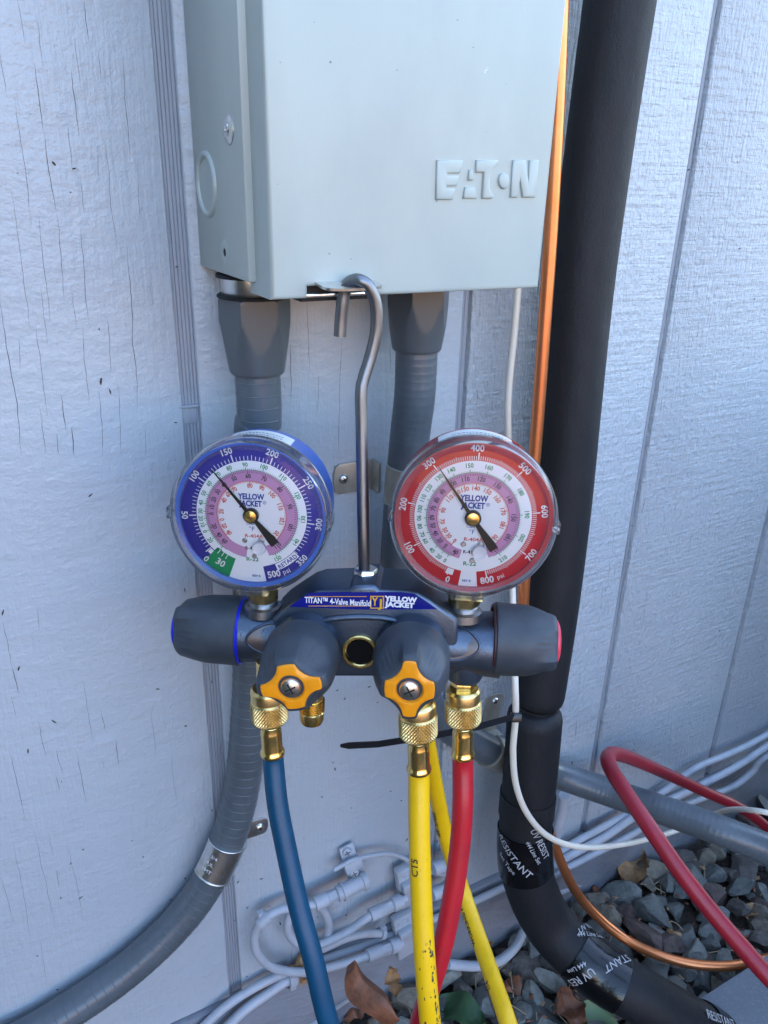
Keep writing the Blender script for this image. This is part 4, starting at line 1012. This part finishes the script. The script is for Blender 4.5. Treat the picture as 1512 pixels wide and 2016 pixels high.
conn_px((619, 1781), (680, 1753), .022, .0062, t1); conn_px((722, 1882), (785, 1858), .022, .0062, t1); clip_on(k1, t1, k1.near(520, 1810), .009, .002)
k2, t2 = cable('coax_cable', 'painted coax loop with the middle connector, coiled inside the outer loop', [at(800, 1768, .022), at(762, 1785, .022), at(728, 1803, .022), at(690, 1830, .020), at(650, 1851, .018), at(618, 1862, .018), at(588, 1858, .016), at(568, 1835, .014), at(570, 1805, .013), at(592, 1782, .012), at(622, 1780, .012), at(642, 1800, .012), at(647, 1825, .012), at(641, 1848, .012)], .0040, group=cg)
conn_px((728, 1803), (790, 1773), .022, .0062, t2)
k3, t3 = cable('coax_cable', 'painted coax behind the middle loop ending in a small wall clip', [at(756, 1838, .014), at(720, 1838, .013), at(680, 1848, .012), at(640, 1866, .012), at(610, 1876, .011)], .0038, group=cg)
clip_on(k3, t3, k3.near(752, 1838), .005, .0018)
def gblock(label, c, px_plate, d):
    t = thing('ground_block', at(*c, 0), label, 'ground block', 'painted cable ground blocks on the wall')
    return t
# first ground block: bracket with two screws, wire clamp and through barrel
t = gblock('painted ground block with two screws left of the yellow hose', (690, 1700), None, .02)
a = at(683, 1672, .006); b = at(700, 1728, .014)
fr = frame(a, (b - a), Vector((0, -1, 0))); L = (b - a).length; mb = MB(); mb.rbox((-.0072, -.002, -.004), (.0072, .0012, L), .0012, fr=fr); mb.rbox((-.0085, -.006, L*.30), (.0085, .008, L*.62), .0012, fr=fr); mb.rbox((-.006, -.006, L*.75), (.006, .002, L*1.1), .002, fr=fr); mb.build('bracket', M_cable, t)
for x, y in ((683, 1677), (697, 1718)):
    q = frame(at(x, y, .016 if y > 1700 else .008), (-.2, -1, .1)); mb = MB(); mb.lathe([(.0042, -.003), (.0044, 0), (.0040, .0016), (.003, .0022)], q, 20)
    for an in (.4, .4 + pi/2): mb.box((-.0028, -.0004, .0021), (.0028, .0004, .0025), 1, fr=lambda v, an=an, q=q: q(Vector((v[0]*cos(an) - v[1]*sin(an), v[0]*sin(an) + v[1]*cos(an), v[2]))))
    mb.build('screw', [M_cable, M_crack], t)
A = at(672, 1756, .022); B = at(722, 1732, .022); q = frame(A, B - A, Vector((0, -1, 0))); L = (B-A).length; mb = MB()
mb.lathe([(.0058, 0), (.0085, .0005), (.0085, .0025), (.0070, .0030), (.0070, L*.78), (.0082, L*.80), (.0085, L*.92), (.0080, L), (.003, L*1.01)], q, 28); mb.build('barrel', M_cable, t)
gw_, tgw = cable('ground_wire', 'thin painted ground wire arching right from the ground block', [at(657, 1713, .014), at(675, 1703, .014), at(695, 1693, .014), at(725, 1686, .014), at(760, 1681, .014), at(790, 1687, .014), at(815, 1702, .016), at(845, 1716, .020), at(880, 1722, .020)], .0022, group=cg)
for lb, (x0, y0), (x1, y1), w in (('painted plate block behind the front yellow hose, upper one', (797, 1705), (806, 1778), .011), ('painted plate block behind the front yellow hose, lower one', (790, 1800), (800, 1878), .011)):
    t = gblock(lb, (x0, (y0+y1)/2), None, .02)
    a = at(x0, y0, .012); b = at(x1, y1, .012); fr = frame(a, b - a, Vector((0, -1, 0))); L = (b - a).length; mb = MB()
    mb.rbox((-w, -.006, 0), (w*1.1, .004, L), .003, fr=fr); mb.build('plate', M_cable, t)
    mb = MB(); torus(mb, frame(fr(Vector((0, .0042, .007))), fr.y), .0035, .0010, 20, 6, sx=1.5); mb.build('slot_rim', M_cable, t)
    mb = MB(); mb.rbox((-w*.8, .003, .014), (w*.6, .011, .026), .0015, fr=fr); mb.build('wire_clamp', M_cable, t)
for lb, a, b in (('painted coax connector between the red and yellow hoses, upper one', (852, 1712), (880, 1700)), ('painted coax connector between the red and yellow hoses, lower one', (850, 1762), (878, 1748))):
    t = thing('coax_connector', at(*a, .02), lb, 'connector', 'connectors right of the plate blocks'); conn_px(a, (b[0] + 14, b[1] - 6), .022, .0068, t)
# long runs along the foot of the wall
runs = [([at(380, 2040, .012), at(440, 1985, .012), at(495, 1948, .012), at(550, 1920, .012), at(600, 1902, .008), at(700, 1868, .008), at(840, 1815, .012), at(930, 1776, .014), at(990, 1748, .014), at(1060, 1714, .014), at(1110, 1672, .014), at(1180, 1632, .014), at(1245, 1598, .014), at(1310, 1556, .014), at(1370, 1512, .014), at(1440, 1482, .014), at(1512, 1445, .014), at(1700, 1330, .014)], .0040, 'long painted cable run along the foot of the wall, uppermost of the three'),
        ([at(1030, 1745, .022), at(1085, 1708, .022), at(1130, 1680, .022), at(1190, 1648, .022), at(1250, 1608, .022), at(1320, 1575, .022), at(1400, 1536, .022), at(1465, 1500, .022), at(1512, 1468, .022), at(1700, 1350, .02)], .0046, 'painted cable run along the foot of the wall, middle one at the right edge'),
        ([at(1020, 1790, .022), at(1080, 1730, .024), at(1150, 1690, .024), at(1230, 1650, .024), at(1310, 1602, .022), at(1380, 1572, .022), at(1440, 1550, .022), at(1480, 1520, .022), at(1520, 1480, .022), at(1700, 1380, .02)], .0044, 'painted cable run along the foot of the wall, lowest one at the right edge'),
        ([at(430, 2040, .016), at(480, 1990, .016), at(525, 1958, .016), at(560, 1934, .016), at(578, 1926, .014)], .0046, 'short painted cable beside the long run at the lower left, ending in a clip'),
        ([atz(880, 1898, .72), atz(935, 1902, .74), atz(975, 1896, .76), atz(1010, 1870, .78), atz(1030, 1835, .80), atz(1045, 1790, .82)], .0046, 'painted cable curving over the gravel left of the black pipe'),
        ([atz(1082, 1765, .90), atz(1140, 1740, .93), atz(1210, 1705, .97), atz(1290, 1668, 1.0), atz(1400, 1610, 1.05)], .0038, 'grey cable lying on the gravel right of the copper pipe'),
        ([at(1110, 1566, .014), at(1108, 1590, .014), at(1099, 1625, .014), at(1086, 1668, .014), at(1074, 1700, .014)], .0058, 'grey painted cable dropping behind the black pipe'),
        ([atz(560, 2060, .60), atz(640, 2000, .66), atz(690, 1965, .70), atz(740, 1945, .72)], .0022, 'thin white cable near the gravel left of the brown leaf'),
        ([atz(1420, 1590, 1.1), atz(1460, 1566, 1.12), atz(1530, 1530, 1.15)], .0028, 'thin grey cable above the gravel at the right edge')]
for pts, r, lb in runs: 
    tb, t = cable('wall_cable', lb, pts, r, group=cg)
    if 'ending in a clip' in lb: clip_on(tb, t, tb.len - .004, .008, .003)

# ================================================================== GRAVEL
def stone_mesh(seed, sub=2):
    r = random.Random(seed); bm = bmesh.new(); bmesh.ops.create_icosphere(bm, subdivisions=sub, radius=1)
    pl = []
    for k in range(8):
        v = Vector((r.gauss(0, 1), r.gauss(0, 1), r.gauss(0, 1))).normalized(); pl.append((v, r.uniform(.42, .78)))
    for v in bm.verts:
        for n_, d_ in pl:
            q = v.co.dot(n_)
            if q > d_: v.co -= n_ * (q - d_)
    sx, sy, sz = r.uniform(.9, 1.35), r.uniform(.75, 1.0), r.uniform(.5, .75)
    for v in bm.verts: v.co = Vector((v.co.x*sx, v.co.y*sy, v.co.z*sz)) * (1.22 + r.uniform(-.028, .028))
    return bm
protos = []
for i in range(16):
    bm = stone_mesh(i, 3); me = bpy.data.meshes.new('stone'); bm.to_mesh(me); bm.free()
    for p_ in me.polygons: p_.use_smooth = True
    me.set_sharp_from_angle(angle=radians(17)); me.materials.append(M_stone2[i % len(M_stone2)]); protos.append(me)
small = []
for i in range(8):
    bm = stone_mesh(50 + i, 1); bm.verts.index_update(); small.append(([v.co.copy() for v in bm.verts], [[v.index for v in f.verts] for f in bm.faces])); bm.free()
r4 = random.Random(21)
def project(p): v = p - CAM; z = v.dot(RF); return v.dot(RX)/z*F + CXP, v.dot(RD)/z*F + CYP, z
# lower layer: one mass
mb = MB()
for i in range(3600):
    x = r4.uniform(-.1, 2.2); y = -r4.uniform(.01, 1.0) ** 1.0
    s_ = r4.uniform(.005, .013); vs, fs = small[r4.randrange(8)]
    R3 = Matrix.Rotation(r4.uniform(0, 6.28), 3, 'Z') @ Matrix.Rotation(r4.uniform(-.6, .6), 3, 'X'); o = Vector((x, y, r4.uniform(-.002, .008)))
    mb.add([R3 @ (v * s_) + o for v in vs], fs, r4.randrange(7), False)
gv = mb.build('gravel', M_stone, ground, origin=(0, 0, 0)); tag(gv, kind='stuff')
placed = []; cand = []
for i in range(26000):
    x = r4.uniform(-.05, 1.7); y = -r4.uniform(.020, .75); z = .012; p = Vector((x, y, z)); X, Y, zz = project(p)
    if not (-60 < X < 1580 and 1540 < Y < 2090): continue
    s_ = r4.choice((.010, .012, .014, .016, .018, .021)) * r4.uniform(.85, 1.15)
    if any((x-a)**2 + (y-b)**2 < ((s_ + c) * .66) ** 2 for a, b, c in placed): continue
    placed.append((x, y, s_)); cand.append((zz, x, y, s_))
cand.sort()
for i, (zz, x, y, s_) in enumerate(cand[:298]):
    o = bpy.data.objects.new('stone', protos[r4.randrange(16)]); C.objects.link(o); o.parent = ground
    o.scale = (s_,) * 3; o.rotation_euler = (r4.uniform(-.6, .6), r4.uniform(-.6, .6), r4.uniform(0, 6.28)); o.location = (x, y, r4.uniform(.004, .018))
mb = MB()
for zz, x, y, s_ in cand[298:]:
    vs, fs = small[r4.randrange(8)]; R3 = Matrix.Rotation(r4.uniform(0, 6.28), 3, 'Z') @ Matrix.Rotation(r4.uniform(-.5, .5), 3, 'X')
    mb.add([R3 @ (v * s_) + Vector((x, y, r4.uniform(.006, .013))) for v in vs], fs, r4.randrange(7), False)
if mb.v: tag(mb.build('far_gravel', M_stone, ground, origin=(0, 0, 0)), kind='stuff')
print('stones', len(cand))

# leaves, straws
def leaf(name, label, cat, c, ln, wd, az, pitch, curl, m, roll=0, jag=0, seed=1, group=None, th=.0004):
    r = random.Random(seed); mb = MB(); nu, nv = 12, 6; vs = []
    R3 = Matrix.Rotation(az, 3, 'Z') @ Matrix.Rotation(-pitch, 3, 'Y') @ Matrix.Rotation(roll, 3, 'X')
    for side in (0, 1):
        for i in range(nu+1):
            u = i/nu; w = wd * (sin(pi * u ** .8) ** .7 * (1 + jag * r.uniform(-1, 1)) + .02) if side == 0 else None
            for j in range(nv+1):
                if side == 0:
                    v = (j/nv - .5) * 2; p = Vector(((u-.5)*ln, v*w, curl * wd * v*v + .004*sin(u*9 + seed) + r.uniform(-1, 1)*.0006 - curl*.3*ln*(u-.5)**2)); vs.append(c + R3 @ p)
                else: vs.append(vs[i*(nv+1)+j] - R3 @ Vector((0, 0, th)))
    k = (nu+1)*(nv+1); fs = []
    for i in range(nu):
        for j in range(nv):
            a = i*(nv+1)+j; q = (a, a+1, a+nv+2, a+nv+1); fs.append(q); fs.append(tuple(x+k for x in q[::-1]))
    mb.add(vs, fs, 0, True); return tag(mb.build(name, m), label, cat, group)
lg = 'fallen leaves on the gravel'
leaf('fallen_leaf', 'long reddish brown curled leaf leaning between the blue and yellow hoses', 'leaf', atz(738, 1952, .66), .060, .013, radians(-62), radians(-30), -1.2, M_leafb, seed=2, group=lg)
leaf('fallen_leaf', 'dark green leaf under the hoses at the bottom edge', 'leaf', atg(905, 1992, .020), .060, .018, radians(-60), radians(12), .3, M_leafg, seed=3, group=lg)
leaf('fallen_leaf', 'tan curled leaf on the gravel right of the copper pipe', 'leaf', atg(1248, 1712, .024), .050, .017, radians(20), radians(10), .8, M_leaft, jag=.13, seed=4, group=lg)
leaf('fallen_leaf', 'small brown leaf by the skirt board right of the black pipe', 'leaf', atg(1185, 1690, .024), .030, .012, radians(70), radians(25), .8, M_leafb, jag=.13, seed=5, group=lg)
leaf('fallen_leaf', 'small green leaf beside the tan curled leaf', 'leaf', atg(1212, 1690, .026), .022, .008, radians(110), radians(10), .3, M_leafg, seed=6, group=lg)
leaf('fallen_leaf', 'torn greyish leaf scrap right of the long brown leaf', 'leaf', atz(772, 1932, .72), .026, .007, radians(-100), radians(-40), .9, M_leaft, jag=.5, seed=7, group=lg)
leaf('fallen_leaf', 'pale green leaf under the black pipe at the bottom', 'leaf', atg(1180, 2000, .018), .045, .018, radians(40), radians(5), .4, mat('pale_green_leaf', lin(104, 128, 92), .6), jag=.3, seed=8, group=lg)
leaf('dry_husk', 'dry tan husk stuck to the wall inside the coax loop', 'husk', at(592, 1888, .008), .026, .006, radians(5), radians(4), -.8, M_leaft, jag=.13, seed=9)
leaf('dry_husk', 'pale cocoon like husk below the outer coax loop', 'husk', at(588, 1922, .012), .026, .005, radians(-6), radians(-28), -.9, M_leaft, jag=.3, seed=10)
leaf('fallen_leaf', 'reddish brown leaf on the gravel at the bottom right of the yellow hose', 'leaf', atg(1120, 1990, .02), .04, .016, radians(80), radians(10), .5, M_leafb, jag=.3, seed=12, group=lg)
for i, (x, y) in enumerate(((1130, 1800), (920, 1830), (1180, 1760), (960, 1840), (1250, 1830), (1330, 1840), (700, 1990), (640, 1975), (1010, 1935), (1480, 1790))):
    leaf('leaf_scrap', 'small %s leaf scrap %s' % (('brown', 'tan')[i % 2], ('under the white control cable', 'beside the rear yellow hose', 'by the skirt board near the white cable', 'left of the black pipe by the yellow hose', 'inside the bend of the copper pipe', 'among stones left of the red hose loop', 'at the lower end of the long brown leaf', 'beside the blue hose at the bottom', 'between the yellow hose and the black pipe', 'right of the red hose near the right edge')[i]), 'leaf scrap', atg(x, y, .016), r4.uniform(.018, .032), r4.uniform(.006, .010), r4.uniform(0, 6), r4.uniform(-.3, .3), r4.uniform(-.8, .8), (M_leafb, M_leaft)[i % 2], jag=.13, seed=30+i, group='small leaf scraps in the gravel')
mb = MB()
for i in range(60):
    x = r4.uniform(600, 1500); y = r4.uniform(1640, 2020); p = atg(x, y, .016)
    if p.y > -.02 or p.y < -1: continue
    a = r4.uniform(0, pi); L = r4.uniform(.008, .034); d = Vector((cos(a), sin(a), r4.uniform(-.2, .3)))
    Tube([p - d*L/2, p + Vector((0, 0, r4.uniform(0, .003))), p + d*L/2], r4.uniform(.0003, .0008), 3).mesh(mb, 5)
tag(mb.build('straw_litter', M_straw), 'thin dry straws and twigs scattered over the gravel', 'straw', kind='stuff')

# bark and leaf crumbs between the stones
mb = MB()
for i in range(420):
    x = r4.uniform(620, 1505); y = r4.uniform(1650, 2016); p = atg(x, y, r4.uniform(.010, .019))
    if p.y > -.015 or p.y < -1: continue
    a = r4.uniform(.0012, .0045); b = a * r4.uniform(.3, .7); R3 = Matrix.Rotation(r4.uniform(0, 6.28), 3, 'Z') @ Matrix.Rotation(r4.uniform(-.6, .6), 3, 'X')
    vs = [p + R3 @ Vector(q) for q in ((-a, -b, 0), (a*.8, -b*.7, 0), (a, b, 0), (-a*.6, b*.8, 0), (0, 0, b*.7))]
    mb.add(vs, [(0, 1, 4), (1, 2, 4), (2, 3, 4), (3, 0, 4), (3, 2, 1, 0)], r4.randrange(2), False)
tag(mb.build('bark_litter', [M_leafb, M_leaft]), 'tiny brown bark and leaf crumbs between the grey stones', 'litter', kind='stuff')

# equipment pad at the lower right
c0 = atg(1322, 1998, .05); pc = [Vector((c0.x, c0.y, 0)), Vector((c0.x + 1.05, c0.y, 0)), Vector((c0.x + 1.05, c0.y - .9, 0)), Vector((c0.x, c0.y - .9, 0))]
mb = MB(); mb.prism([(p.x, p.y) for p in pc], .0, .050, b=.004, fr=lambda v: v, seg=2); tag(mb.build('equipment_pad', M_pad), 'grey speckled equipment pad corner at the lower right', 'pad')

# ================================================================== beyond the shade: unseen board fence, added to give warm reflections
fe = thing('added_reflection_fence', (0, -9, 0), 'sunlit wooden board fence across the yard', 'fence')
me0 = None
for i in range(70):
    x = -7 + i * .2
    if me0 is None:
        mb = MB(); mb.rbox((-.093, -.01, 0), (.093, .01, 1.7), .003); o = mb.build('fence_board', M_fence, fe, origin=(0, 0, 0)); me0 = o; o.location = (x, 0, 0)
    else:
        o = me0.copy(); C.objects.link(o); o.location = (x, 0, 0)
mb = MB(); mb.box((-7.1, -9.06, .3), (7.1, -9.012, .4)); mb.build('fence_rail', M_fence, fe); mb = MB(); mb.box((-7.1, -9.06, 1.3), (7.1, -9.012, 1.4)); mb.build('fence_rail', M_fence, fe)

# unseen tall hedge, added to block light from the left and darken the box side
he = thing('added_shade_hedge', (-1.9, -1.6, 0), 'tall dark evergreen hedge left of the camera, growing out from the house wall', 'hedge')
mb = MB(); mb.rbox((-2.4, -2.1, 0), (-1.55, -.15, 2.7), .2); mb.build('branch_core', M_hedge, he)
r5 = random.Random(9); mb = MB()
for i in range(9000):
    a = r5.random(); u, v = r5.uniform(-2.25, 0.0), r5.uniform(.02, 2.85)
    if a < .6: p = Vector((-1.53 + r5.gauss(0, .05), u, v))
    elif a < .8: p = Vector((r5.uniform(-2.5, -1.5), -2.1 + r5.gauss(0, .05), v))
    else: p = Vector((r5.uniform(-2.5, -1.5), u, 2.7 + r5.gauss(0, .06)))
    d = Vector((r5.gauss(0, 1), r5.gauss(0, 1), r5.gauss(0, 1))).normalized(); e = d.orthogonal().normalized(); L = r5.uniform(.02, .045)
    mb.add([p - d*L, p + e*L*.4, p + d*L, p - e*L*.4], [(0, 1, 2, 3)], 0, False)
tag(mb.build('foliage', M_hedge, he), kind='stuff')

# the condenser unit that the line set feeds: unseen on the pad, added to shade the lower right wall
ac = thing('condenser_unit', (1.08, -.55, .05), 'beige grey heat pump condenser standing on the equipment pad', 'condenser')
M_ac = mat('condenser_paint', lin(120, 122, 116), .5); x0, x1, y0, y1 = .66, 1.50, -.80, -.34
mb = MB(); mb.rbox((x0, y0, .055), (x1, y1, .12), .006); mb.build('base_pan', M_ac, ac)
mb = MB(); mb.rbox((x0, y0, .62), (x1, y1, .68), .012); mb.build('top_panel', M_ac, ac)
mb = MB(); mb.box((x0 + .02, y0 + .02, .12), (x1 - .02, y1 - .02, .62)); mb.build('coil', mat('coil_fins', (.03, .03, .03), .6, .5), ac)
for xx in (x0 + .012, x1 - .012):
    for yy in (y0 + .012, y1 - .012):
        mb = MB(); mb.rbox((xx - .012, yy - .012, .12), (xx + .012, yy + .012, .62), .003); mb.build('corner_post', M_ac, ac)
for k in range(16):
    z = .145 + k * .03; mb = MB()
    mb.box((x0 + .001, y0 + .026, z), (x0 + .004, y1 - .026, z + .004)); mb.build('grille_bar', M_ac, ac)
    mb = MB(); mb.box((x0 + .026, y1 - .004, z), (x1 - .026, y1 - .001, z + .004)); mb.build('grille_bar', M_ac, ac)
